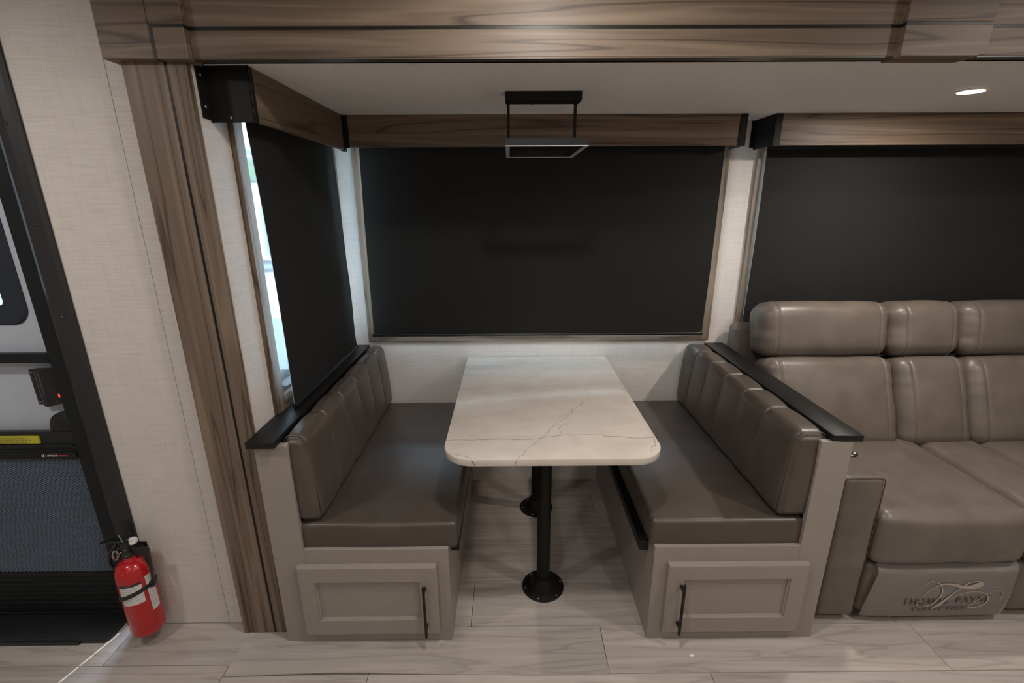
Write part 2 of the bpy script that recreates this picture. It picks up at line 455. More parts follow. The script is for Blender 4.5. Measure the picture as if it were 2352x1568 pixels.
rows = [(-1.003, -0.787, [-0.94, -0.235, 1.43, 2.98]), (-0.787, -0.572, [-0.94, 0.62, 1.8, 2.98]),
        (-0.572, -0.350, [-0.94, -0.5, 0.75, 2.98]), (-0.350, -0.132, [-0.94, 0.372, 1.6, 2.98]), (-0.132, -0.001, [-0.94, -0.298, 0.9, 2.98])]
for ya, yb, js in rows:
    for a, b in zip(js, js[1:]): plank(sf, a, b, ya, yb, 0.0, 0.0034)
def flap(x0, x1, curl=0.0):
    t = B(); n = 24
    top = []; bm_ = t.bm
    for i in range(n + 1):
        x = x0 + (x1 - x0) * i / n
        yf = -1.196 + (0.004 * math.sin(i / n * math.pi * 1.5) * curl)
        zf = 0.0 + curl * (0.010 * math.exp(-((i / n - 0.28) / 0.2) ** 2))
        xs_ = 0.004 if (i == 0 and curl) else 0
        top.append((x - xs_ * 0, yf, zf, x))
    rowsv = []
    for x, yf, zf, _ in top:
        rowsv.append([bm_.verts.new((x, -1.0045, 0.0)), bm_.verts.new((x, -1.10, zf * 0.25)), bm_.verts.new((x, yf, zf)), bm_.verts.new((x, yf, zf - 0.0035)), bm_.verts.new((x, -1.0045, -0.0035))])
    for a, b in zip(rowsv, rowsv[1:]):
        for j in range(5): bm_.faces.new((a[j], a[(j + 1) % 5], b[(j + 1) % 5], b[j]))
    bm_.faces.new(rowsv[0]); bm_.faces.new(rowsv[-1][::-1])
    bmesh.ops.recalc_face_normals(bm_, faces=bm_.faces[:])
    return t
obj('plank', flap(-1.085, 0.265, 1.0), M['plank'], sf, 40)
obj('plank', flap(0.267, 1.47), M['plank'], sf, 40)
obj('plank', flap(1.472, 2.98), M['plank'], sf, 40)

# ================================================================== SLIDE-OUT SHELL
def wall_with_holes(x0, x1, z0, z1, y0, y1, holes):
    b = B(); xs = sorted(holes, key=lambda q: q[0]); cur = x0
    for a, c, za, zb in xs:
        b.box(cur, a, y0, y1, z0, z1); b.box(a, c, y0, y1, z0, za); b.box(a, c, y0, y1, zb, z1); cur = c
    b.box(cur, x1, y0, y1, z0, z1); return b
struct('wall_back', wall_with_holes(XL, 2.98, -0.03, CZ, 0.0, 0.05, [(-0.74, 0.90, 0.945, 1.86), (1.175, 2.80, 0.98, 1.86)]), M['wall'])
b = B()
b.box(XL - 0.05, XL, -1.0, 0.0, 0, 0.90); b.box(XL - 0.05, XL, -1.0, 0.0, 1.87, CZ)
b.box(XL - 0.05, XL, -1.0, -0.822, 0.90, 1.87); b.box(XL - 0.05, XL, -0.055, 0.05, 0.90, 1.87)
struct('wall_left', b, M['wall'])
struct('wall_right', B().box(2.98, 3.03, -0.98, 0.05, 0, CZ), M['wall'])
struct('ceiling', B().box(-0.985, 3.03, -1.01, 0.05, CZ, CZ + 0.04), M['ceiling'])
# main room shell
wf = -0.975
b = B()
b.box(-1.535, -1.188, wf, -0.93, 0, 2.20); b.box(-3.3, -2.25, wf, -0.93, 0, 2.20)
b.box(-2.25, -1.535, wf, -0.93, 2.02, 2.20)
struct('wall_entrance', b, M['wall'])
struct('wall_entrance', B().box(-1.1865, -1.0, wf, -0.93, 0, 2.20), M['wall'])
struct('wall_upper', B().box(-1.0, 3.3, -1.0, -0.96, CZ, 2.20), M['wall'])
struct('wall_entrance', B().box(2.98, 3.3, wf, -0.93, 0, CZ), M['wall'])
struct('ceiling', B().box(-3.3, 3.3, -3.4, -0.9, 2.20, 2.24), M['ceiling'])
struct('wall_far_left', B().box(-3.3, -3.25, -3.4, -0.93, -0.05, 2.20), M['plainwall'])
struct('wall_far_right', B().box(3.25, 3.3, -3.4, -0.93, -0.05, 2.20), M['plainwall'])
struct('wall_kitchen', B().box(-3.3, 3.3, -3.4, -3.35, -0.05, 2.20), M['plainwall'])

# ---------------------------------------------------------------- wood surround of the slide-out
col = struct_empty('trim_1', (-1.03, -1.0, 0))
b = B()
b.prism([(-1.105, 0.0), (-0.9885, 0.0), (-0.9945, 1.946), (-1.108, 1.946)], 'y', -1.0225, -0.982, 0.0012, 1); obj('board', b, M['walnut_z'], col)
b = B()
b.prism([(-0.9805, 0.0), (-0.940, 0.0), (-0.937, 1.946), (-0.9865, 1.946)], 'y', -1.0225, -0.982, 0.0012, 1); obj('board', b, M['walnut_z'], col)
obj('inlay', B().prism([(-0.9885, 0.0), (-0.9805, 0.0), (-0.9865, 1.946), (-0.9945, 1.946)], 'y', -1.0205, -0.984), M['black'], col)
bm_ = struct_empty('trim_2', (1.0, -1.0, CZ))
for (x0, x1, yf) in [(-0.909, 0.962, -1.030), (1.172, 3.25, -1.030)]:
    obj('board', B().box(x0, x1, yf, -1.0, 1.950, 2.0145, 0.0012, 1), M['walnut_x'], bm_)
    obj('board', B().box(x0, x1, yf, -1.0, 2.0225, 2.195, 0.0012, 1), M['walnut_x'], bm_)
    obj('inlay', B().box(x0, x1, yf + 0.0015, -1.0, 2.0145, 2.0225), M['black'], bm_)
    obj('edge_band', B().box(x0, x1, yf + 0.001, -1.0, 1.9465, 1.950), M['welt'], bm_)
pl = struct_empty('trim_3', (-1.0, -1.0, CZ))
b = B(); b.box(-1.133, -0.998, -1.050, -0.977, 1.9435, 2.195, 0.003, 2); obj('block', b, M['walnut_x'], pl)
obj('block', B().box(-0.990, -0.909, -1.050, -0.982, 1.9435, 2.0155, 0.002, 1), M['walnut_x'], pl)
obj('block', B().box(-0.998, -0.909, -1.050, -0.982, 2.0225, 2.195, 0.002, 1), M['walnut_x'], pl)
obj('inlay', B().box(-0.998, -0.909, -1.0485, -0.982, 2.0155, 2.0225).box(-0.998, -0.990, -1.0485, -0.982, 1.9435, 2.0155), M['black'], pl)
pr = struct_empty('trim_4', (1.06, -1.0, CZ))
obj('block', B().prism([(0.950, 1.9435), (1.150, 1.9435), (1.176, 1.9485), (1.176, 2.0145), (0.950, 2.0145)], 'y', -1.052, -0.984, 0.0015, 1), M['walnut_x'], pr)
obj('block', B().box(0.950, 1.176, -1.052, -0.984, 2.0215, 2.195, 0.0015, 1), M['walnut_x'], pr)
obj('inlay', B().box(0.951, 1.176, -1.0505, -0.984, 2.0145, 2.0215), M['black'], pr)

# ================================================================== WINDOWS
def casing(parent, pieces):
    for (args, mat) in pieces: obj('casing', B().box(*args, 0.0015, 1), M[mat], parent)
# window_1 behind the table
w1 = struct_empty('window_1', (0.08, 0, 0.866))
casing(w1, [((-0.836, -0.790, -0.016, 0.0, 0.866, 1.90), 'walnut_z'), ((0.950, 0.995, -0.016, 0.0, 0.866, 1.90), 'walnut_z'),
            ((-0.790, 0.950, -0.016, 0.0, 0.866, 0.906), 'walnut_x'), ((-0.790, 0.950, -0.016, 0.0, 1.86, 1.90), 'walnut_x')])
def win_frame(parent, x0, x1, y, z0, z1, w_=0.03):
    b = B(); b.box(x0, x0 + w_, y, y + 0.03, z0, z1, 0.003, 1).box(x1 - w_, x1, y, y + 0.03, z0, z1, 0.003, 1)
    b.box(x0 + w_, x1 - w_, y, y + 0.03, z0, z0 + w_, 0.003, 1).box(x0 + w_, x1 - w_, y, y + 0.03, z1 - w_, z1, 0.003, 1)
    obj('frame', b, M['rvblack'], parent)
    obj('glass_pane', B().box(x0 + w_, x1 - w_, y + 0.012, y + 0.016, z0 + w_, z1 - w_), M['glass'], parent)
win_frame(w1, -0.74, 0.90, 0.012, 0.945, 1.86, 0.014)
# window_2 on the left side wall
w2 = struct_empty('window_2', (XL, -0.43, 0.85))
casing(w2, [((XL, XL + 0.018, -0.872, -0.820, 0.845, 1.90), 'walnut_z'), ((XL, XL + 0.018, -0.055, -0.002, 0.845, 1.90), 'walnut_z'),
            ((XL, XL + 0.018, -0.820, -0.055, 0.845, 0.90), 'walnut_y'), ((XL, XL + 0.018, -0.820, -0.055, 1.87, 1.90), 'walnut_y')])
def rounded_frame_yz(y0, y1, z0, z1, rad, wd, x0, x1, seg=6):
    def loop(o, r_):
        pts = []
        for cy, cz, a0 in ((y1 - o - r_, z1 - o - r_, 0), (y0 + o + r_, z1 - o - r_, 90), (y0 + o + r_, z0 + o + r_, 180), (y1 - o - r_, z0 + o + r_, 270)):
            for i in range(seg + 1):
                a = R(a0 + 90 * i / seg); pts.append((cy + r_ * math.cos(a), cz + r_ * math.sin(a)))
        return pts
    outer = loop(0, 0.002); inner = loop(wd, rad)
    t = bmesh.new(); k = len(outer)
    V = [[t.verts.new((x, p[0], p[1])) for p in L] for x, L in ((x0, outer), (x1, outer), (x1, inner), (x0, inner))]
    for a in range(4):
        A, Bq = V[a], V[(a + 1) % 4]
        for i in range(k): t.faces.new((A[i], A[(i + 1) % k], Bq[(i + 1) % k], Bq[i]))
    bmesh.ops.recalc_face_normals(t, faces=t.faces[:])
    b = B(); b._merge(t); return b
obj('frame', rounded_frame_yz(-0.822, -0.055, 0.90, 1.87, 0.06, 0.011, XL - 0.035, XL + 0.004), M['rvblack'], w2, 30)
obj('glass_pane', B().box(XL - 0.022, XL - 0.018, -0.812, -0.065, 0.91, 1.86), M['glass'], w2)
# window_3 behind the sofa
w3 = struct_empty('window_3', (2.0, 0, 0.92))
casing(w3, [((1.131, 1.175, -0.016, 0.0, 0.92, 1.90), 'walnut_z'), ((2.80, 2.845, -0.016, 0.0, 0.92, 1.90), 'walnut_z'),
            ((1.175, 2.80, -0.016, 0.0, 0.92, 0.96), 'walnut_x'), ((1.175, 2.80, -0.016, 0.0, 1.86, 1.90), 'walnut_x')])
win_frame(w3, 1.175, 2.80, 0.012, 0.98, 1.86, 0.022)

# ================================================================== SHADES AND VALANCES
def cloth_grid(fn, nu, nv, th_dir, th=0.0012):
    t = bmesh.new(); G = [[[t.verts.new(Vector(fn(i / nu, j / nv)) + Vector(th_dir) * (th * s_)) for j in range(nv + 1)] for i in range(nu + 1)] for s_ in (0, 1)]
    for s_ in (0, 1):
        for i in range(nu):
            for j in range(nv): t.faces.new((G[s_][i][j], G[s_][i + 1][j], G[s_][i + 1][j + 1], G[s_][i][j + 1]))
    for j in range(nv):
        t.faces.new((G[0][0][j], G[0][0][j + 1], G[1][0][j + 1], G[1][0][j])); t.faces.new((G[0][nu][j], G[0][nu][j + 1], G[1][nu][j + 1], G[1][nu][j]))
    for i in range(nu):
        t.faces.new((G[0][i][0], G[0][i + 1][0], G[1][i + 1][0], G[1][i][0])); t.faces.new((G[0][i][nv], G[0][i + 1][nv], G[1][i + 1][nv], G[1][i][nv]))
    bmesh.ops.recalc_face_normals(t, faces=t.faces[:])
    b = B(); b._merge(t); return b
# --- rear dinette shade
v1 = thing('window_shade', 'black roller shade pulled down behind the dinette table under a walnut valance', 'window shade', (0.08, -0.05, 0.90), 'roller shades on the windows')
obj('valance', B().box(-0.8075, 0.953, -0.172, -0.158, 1.822, CZ - 0.001, 0.001, 1), M['walnut_x'], v1)
def end_bracket_back(parent, xo, side):
    # side +1: plate at the right end, -1 at the left end
    b = B()
    xp = (xo, xo + 0.0025) if side < 0 else (xo - 0.0025, xo)
    b.box(xp[0], xp[1], -0.174, -0.001, 1.820, CZ - 0.001)
    f0, f1 = (xo, xo + 0.032) if side < 0 else (xo - 0.032, xo)
    b.box(f0, f1, -0.1765, -0.1725, 1.818, CZ - 0.001, 0.001, 1)
    g0, g1 = (xo - 0.020, xo) if side < 0 else (xo, xo + 0.016)
    b.box(g0, g1, -0.004, -0.001, 1.830, CZ - 0.004)
    o = obj('bracket', b, M['blackmetal'], parent)
    sc_ = B()
    for zz in (1.842,): sc_.lathe([(0.004, 0), (0.0035, 0.002)], None, 10, Matrix.Translation(((f0 + f1) / 2, -0.1765, zz)) @ Matrix.Rotation(R(90), 4, 'X'))
    obj('screw', sc_, M['black'], o)
end_bracket_back(v1, 0.985, 1)
obj('bracket', B().box(-0.8075, -0.788, -0.1765, -0.1725, 1.818, CZ - 0.001, 0.001, 1), M['blackmetal'], v1)
def sh1(u, v):
    x = -0.786 + u * (0.927 + 0.786) + 0.010 * v; z = 0.917 + v * 0.935
    y = -0.080 - 0.010 * math.sin(v * math.pi) + 0.006 * math.sin(u * 5.0 + 1) * (1 - v) + 0.004 * noise.noise(Vector((u * 3, v * 2, 1)))
    return (x, y, z)
obj('shade_fabric', cloth_grid(sh1, 48, 24, (0, 1, 0)), M['fabric'], v1, 60)
obj('shade_lining', cloth_grid(lambda u, v: Vector(sh1(u, v)) + Vector((0, 0.0016, 0)), 48, 24, (0, 1, 0)), M['lining'], v1, 60, 'white lining on the window side')
b = B(); b.rod((-0.792, -0.081, 0.921), (0.931, -0.081, 0.921), 0.0085); obj('hem_bar', b, M['blackplastic'], v1, 40)
b = B(); b.rod((-0.775, -0.09, 1.885), (0.925, -0.09, 1.885), 0.024, n=20); obj('roller', b, M['fabric'], v1, 40)
# --- left side shade
v2 = thing('window_shade', 'black roller shade on the left side window with a strip of daylight beside it', 'window shade', (XL + 0.06, -0.45, 0.85), 'roller shades on the windows')
xv = -0.811
obj('valance', B().box(xv - 0.014, xv, -0.928, -0.185, 1.809, CZ - 0.001, 0.001, 1), M['walnut_y'], v2)
b = B(); b.box(XL, xv + 0.002, -0.9515, -0.9485, 1.806, CZ - 0.002)             # end plate facing the room
b.box(xv - 0.001, xv + 0.003, -0.9515, -0.928, 1.804, CZ - 0.001, 0.001, 1)      # flange over the wood
b.box(XL + 0.0005, XL + 0.004, -0.990, -0.9495, 1.812, CZ - 0.006)               # wall flange
o = obj('bracket', b, M['blackmetal'], v2)
for zz in (1.845, 1.925): obj('screw', B().lathe([(0.0045, 0), (0.0035, 0.0025)], None, 10, Matrix.Translation((XL + 0.004, -0.972, zz)) @ Matrix.Rotation(R(90), 4, 'Y')), M['steel'], o)
obj('screw', B().lathe([(0.0045, 0), (0.0035, 0.0025)], None, 10, Matrix.Translation((XL + 0.060, -0.9515, 1.818)) @ Matrix.Rotation(R(90), 4, 'X')), M['steel'], o)
obj('bracket', B().box(xv - 0.016, xv + 0.003, -0.185, -0.152, 1.806, CZ - 0.001, 0.001, 1), M['blackmetal'], v2)
def sh2(u, v):
    # u: 0 near the camera .. 1 by the corner
    k = 1 - v
    ya = -0.868 + 0.045 * k                                # near edge
    yb = -0.135 - 0.006 * math.sin(k * math.pi) + 0.034 * max(0, (k - 0.80) / 0.20) ** 2 + 0.020 * k
    y = ya + (yb - ya) * u; z = 0.862 + v * 0.985
    x = XL + 0.055 + 0.008 * math.sin(v * math.pi) + 0.010 * (u ** 3) * math.sin(min(1, v * 2.2) * math.pi) * 0.5 + 0.003 * noise.noise(Vector((u * 3, v * 2, 5)))
    return (x, y, z)
obj('shade_fabric', cloth_grid(sh2, 24, 40, (-1, 0, 0)), M['fabric'], v2, 60)
obj('shade_lining', cloth_grid(lambda u, v: Vector(sh2(u, v)) + Vector((-0.0016, 0, 0)), 24, 40, (-1, 0, 0)), M['lining'], v2, 60, 'white lining on the window side')
b = B(); b.rod((XL + 0.055, -0.828, 0.858), (XL + 0.055, -0.078, 0.858), 0.0085); obj('hem_bar', b, M['blackplastic'], v2, 40)
b = B(); b.rod((XL + 0.055, -0.90, 1.90), (XL + 0.055, -0.10, 1.90), 0.024, n=20); obj('roller', b, M['fabric'], v2, 40)
# --- sofa shade
v3 = thing('window_shade', 'dark grey roller shade behind the sofa under a lighter walnut valance', 'window shade', (2.0, -0.05, 0.95), 'roller shades on the windows')
obj('valance', B().box(1.141, 2.86, -0.172, -0.158, 1.822, CZ - 0.001, 0.001, 1), M['walnut_x'], v3)
end_bracket_back(v3, 1.108, -1)
def sh3(u, v):
    x = 1.162 + u * (2.83 - 1.162); z = 0.958 + v * 0.89
    return (x, -0.030 - 0.010 * math.sin(v * math.pi) + 0.006 * math.sin(u * 9 + 2 + v * 2) * (1 - v * 0.8), z)
obj('shade_fabric', cloth_grid(sh3, 40, 20, (0, 1, 0)), M['fabric'], v3, 60)
obj('shade_lining', cloth_grid(lambda u, v: Vector(sh3(u, v)) + Vector((0, 0.0016, 0)), 40, 20, (0, 1, 0)), M['lining'], v3, 60, 'white lining on the window side')
b = B(); b.rod((1.160, -0.047, 0.957), (2.832, -0.047, 0.957), 0.006); obj('hem_bar', b, M['blackplastic'], v3, 40)
b = B(); b.rod((1.16, -0.07, 1.846), (2.83, -0.07, 1.846), 0.030, n=20); obj('roller', b, M['fabric'], v3, 40)

# ================================================================== DINETTE BENCHES
def ring_path_xz(x0, x1, z0, z1, r_, y, seg=6):
    """open path: up one side, across the rounded top, down the other"""
    pts = [(x0, y, z0)]
    for i in range(seg + 1):
        a = R(180 - 90 * i / seg); pts.append((x0 + r_ + r_ * math.cos(a), y, z1 - r_ + r_ * math.sin(a)))
    for i in range(seg + 1):
        a = R(90 - 90 * i / seg); pts.append((x1 - r_ + r_ * math.cos(a), y, z1 - r_ + r_ * math.sin(a)))
    pts.append((x1, y, z0)); return pts

def make_bench(s):
    """s=-1 left bench, +1 right bench; all x given for each side"""
    if s < 0:
        xo0, xo1, xi = -0.918, -0.810, -0.299          # stile outer, stile inner, aisle face
        dx0, dx1 = -0.836, -0.342; pan = (-0.778, -0.403); hx = -0.386
        cap = (-0.930, -0.838); lab = 'left dinette bench base in taupe paint, its door handle beside the aisle'
        yd = -1.06
    else:
        xo0, xo1, xi = 1.053, 0.948, 0.432
        dx0, dx1 = 0.483, 0.984; pan = (0.540, 0.924); hx = 0.5325
        cap = (0.982, 1.080); lab = 'right dinette bench base in taupe paint, standing beside the sofa'
        yd = -1.06
    a, c = sorted((xo0, xo1)); L, H = sorted((xo0, xi))
    t = thing('dinette_bench', lab, 'bench', ((xo0 + xi) / 2, -0.55, 0), 'dinette benches either side of the table')
    zc = 0.823
    # face frame: tall stile, rail under the cushion, bottom and aisle stile
    b = B(); b.box(a, c, yd, yd + 0.020, 0.001, zc, 0.0008, 1); obj('stile', b, M['paint'], t)
    xin = sorted((xo1, xi))
    b = B(); b.box(xin[0], xin[1], yd, yd + 0.020, 0.335, 0.413, 0.0008, 1); b.box(xin[0], xin[1], yd, yd + 0.020, 0.001, 0.075)
    if s < 0: b.box(xi - 0.05, xi, yd, yd + 0.020, 0.075, 0.335); b.box(xo1, xo1 + 0.03, yd, yd + 0.020, 0.075, 0.335)
    else: b.box(xi, xi + 0.055, yd, yd + 0.020, 0.075, 0.335); b.box(xo1 - 0.03, xo1, yd, yd + 0.020, 0.075, 0.335)
    obj('face_frame', b, M['paint'], t)
    # carcass
    b = B()
    if s < 0:
        b.box(xi - 0.016, xi, yd + 0.020, -0.001, 0.001, 0.400)
        b.box(XL + 0.002, xi - 0.016, yd + 0.022, -0.001, 0.380, 0.396)
        b.box(XL + 0.020, XL + 0.060, yd + 0.020, -0.002, 0.400, 0.822)
    else:
        b.box(xi, xi + 0.016, yd + 0.020, -0.001, 0.001, 0.400)
        b.box(xi + 0.016, 0.98, yd + 0.022, -0.001, 0.380, 0.396)
        b.box(0.990, 1.052, yd + 0.020, -0.002, 0.001, zc)
    obj('side_panel', b, M['paint'], t)
    # black table-support ledge along the aisle side
    if s < 0: b = B().box(xi + 0.0002, xi + 0.030, -0.99, -0.02, 0.345, 0.383, 0.001, 1)
    else: b = B().box(xi - 0.034, xi - 0.0002, -0.995, -0.02, 0.345, 0.383, 0.001, 1)
    obj('ledge', b, M['black'], t)
    # black cap
    b = B(); b.prism([(cap[0], -0.0015), (cap[1], -0.0015), (cap[1], -1.084 if s < 0 else -1.064), (cap[0], -1.084 if s < 0 else -1.060)], 'z', zc + 0.0005, zc + 0.0225, 0.0015, 2)
    obj('cap', b, M['black'], t, 30)
    # door: frame and recessed panel
    z0, z1 = (0.048, 0.352); pz0, pz1 = (0.116, 0.288)
    if s > 0: z0, z1 = 0.045, 0.350
    x0, x1 = dx0, dx1; p0, p1 = pan; yf = yd - 0.020
    dd = obj('door', B().prism([(x0, z0), (x1, z0), (x1, z1), (x0, z1)], 'y', yd - 0.008, yd - 0.0004), M['paint'], t)
    t2 = bmesh.new()
    o_ = [(x0, z0), (x1, z0), (x1, z1), (x0, z1)]; i_ = [(p0, pz0), (p1, pz0), (p1, pz1), (p0, pz1)]
    ou = 0.0055
    oI = [(x0 + ou, z0 + ou), (x1 - ou, z0 + ou), (x1 - ou, z1 - ou), (x0 + ou, z1 - ou)]
    iI = [(p0 + 0.005, pz0 + 0.006), (p1 - 0.005, pz0 + 0.006), (p1 - 0.005, pz1 - 0.004), (p0 + 0.005, pz1 - 0.004)]
    loops = [(o_, yd - 0.008), (o_, yf + 0.003), (oI, yf), (i_, yf), (i_, yf + 0.006), (iI, yf + 0.0095), (iI, yd - 0.0075)]
    V = [[t2.verts.new((p[0], y, p[1])) for p in L_] for L_, y in loops]
    for A, Bq in zip(V, V[1:]):
        for i in range(4): t2.faces.new((A[i], A[(i + 1) % 4], Bq[(i + 1) % 4], Bq[i]))
    t2.faces.new(V[-1])
    bmesh.ops.recalc_face_normals(t2, faces=t2.faces[:])
    b = B(); b._merge(t2)
    obj('door_frame', b, M['paint'], dd)
    # handle
    hz0, hz1 = (0.068, 0.292)
    b = B(); b.box(hx - 0.0045, hx + 0.0045, yf - 0.034, yf - 0.024, hz0, hz1, 0.002, 2)
    for hz in (0.098, 0.262):
        b.box(hx - 0.004, hx + 0.004, yf - 0.026, yf - 0.0003, hz - 0.006, hz + 0.006, 0.001, 1)
    obj('handle', b, M['black'], dd, 40)
    # hinges peeping out at the edge
    hxp = dx0 - 0.002 if s < 0 else dx1 + 0.002
    for hz in (0.30, 0.125):
        q_ = 1.0 if s < 0 else 0.45
        obj('hinge', B().lathe([(0.0005, -0.022), (0.004 * q_, -0.016), (0.005 * q_, 0), (0.004 * q_, 0.016), (0.0005, 0.022)], (hxp, yd - 0.004, hz), 10), M['black'], dd, 40)
    return t
make_bench(-1); make_bench(1)

# seat cushions
def seat_cushion(x0, x1, y0, y1, z0, z1, lab, seed):
    h = ((x1 - x0) / 2, (y1 - y0) / 2, (z1 - z0) / 2); c = ((x0 + x1) / 2, (y0 + y1) / 2, (z0 + z1) / 2)
    def sag(p, nn):
        e = 0.0
        if nn[1] < -0.3: e += 0.0018 * math.sin(p[0] * 16 + seed) * (1 - abs(p[2] / h[2]))
        return e
    b = B().soft(c, h, 0.017, (26, 34, 5), bulge(h, (0.004, 0.004, 0.003), 0.0014, seed, 6.0, sag))
    t = thing('seat_cushion', lab, 'cushion', (c[0], c[1], z0), 'seat cushions on the dinette benches')
    obj('cover', b, M['leather'], t, 180)
    k = 0.0025; zz = z1 - 0.0145
    b = B().tube([(x0 + k, y0 + 0.001, zz), (x1 - k, y0 + 0.001, zz)], 0.0011, 6)
    obj('seam', b, M['welt'], t, 180)
    return t
seat_cushion(-0.832, -0.266, -1.047, -0.004, 0.3985, 0.507, 'brown leatherette seat cushion on the left dinette bench, lying left of the table', 1.0)
seat_cushion(0.420, 0.962, -1.045, -0.004, 0.3985, 0.512, 'brown leatherette seat cushion on the right dinette bench, lying right of the table', 4.0)

def back_cushion(s, lab, seed):
    if s < 0: x0, x1 = -0.872, -0.736
    else: x0, x1 = 0.852, 0.984
    y0, y1, z0, z1 = -1.045, -0.006, 0.5135 if s < 0 else 0.5185, 0.842
    if s < 0: x0 = -0.830
    else: x1 = 0.978
    h = ((x1 - x0) / 2, (y1 - y0) / 2, (z1 - z0) / 2); c = Vector(((x0 + x1) / 2, (y0 + y1) / 2, (z0 + z1) / 2))
    seams = [-0.16, -0.325, -0.49, -0.665, -0.84]
    sl = [q - c.y for q in seams]
    inner = -s
    def chan(p, nn):
        d = 0.0
        if True:
            wq = min(1, max(0, (nn[0] * inner + 0.85) / 0.7)); wq = wq * wq * (3 - 2 * wq)
            edges = [-h[1]] + sorted(sl) + [h[1]]
            for a_, b_ in zip(edges, edges[1:]):
                if a_ <= p[1] <= b_:
                    u = (p[1] - a_) / (b_ - a_)
                    d += 0.008 * (1 - abs(2 * u - 1) ** 2.6) * min(1, max(0, (p[2] + h[2]) / 0.12) * 0.6 + 0.4)
            for q in sl: d -= 0.0042 * math.exp(-((p[1] - q) / 0.0030) ** 2)
            d *= wq
        # pinch at the near end welt
        d -= 0.003 * math.exp(-((p[1] + h[1] - 0.006) / 0.004) ** 2) * (1 if abs(nn[1]) < 0.95 else 0)
        return d
    def dd(p, nn):
        v = bulge(h, (0.004, 0.006, 0.004 if p[2] > 0 else 0.0), 0.0022 if p[2] > 0 else 0.0, seed, 8.0, chan)(p, nn)
        # the aisle face leans: thinner at the top
        k = max(0, (p[2] + h[2]) / (2 * h[2]))
        q = p + v
        wx = min(1, max(0, q[0] * inner / h[0] * 0.5 + 0.5)); v = v + Vector((-inner * 0.026 * k ** 1.5 * wx, 0, 0))
        return v
    b = B().soft(c, h, 0.030, (5, 60, 12), dd, seams=[(1, q, 0.006) for q in sl], cs=5)
    t = thing('back_cushion', lab, 'cushion', (c.x, c.y, z0), 'back cushions on the dinette benches')
    obj('cover', b, M['leather'], t, 180)
    # welts: one at the near end, one per seam
    xa, xb = x0 + 0.001, x1 - 0.001
    b = B(); pts = ring_path_xz(xa, xb, z0 + 0.012, z1 + 0.0012, 0.028, y0 + 0.012)
    pts = pts[:-1] if s > 0 else pts[1:]
    def lean(p):
        k = (p[2] - z0) / (z1 - z0); q = Vector(p)
        wx = min(1, max(0, (q.x - c.x) * inner / h[0] * 0.5 + 0.5)); q.x -= inner * 0.026 * max(0, k) ** 1.5 * wx
        return q
    b.tube([lean(p) for p in pts], 0.0021, 6)
    obj('welt', b, M['welt'], t, 180)
    return t
back_cushion(-1, 'channelled brown leatherette back cushion along the left wall below the side window', 2.0)
back_cushion(1, 'channelled brown leatherette back cushion of the right bench, backing on to the sofa', 7.0)

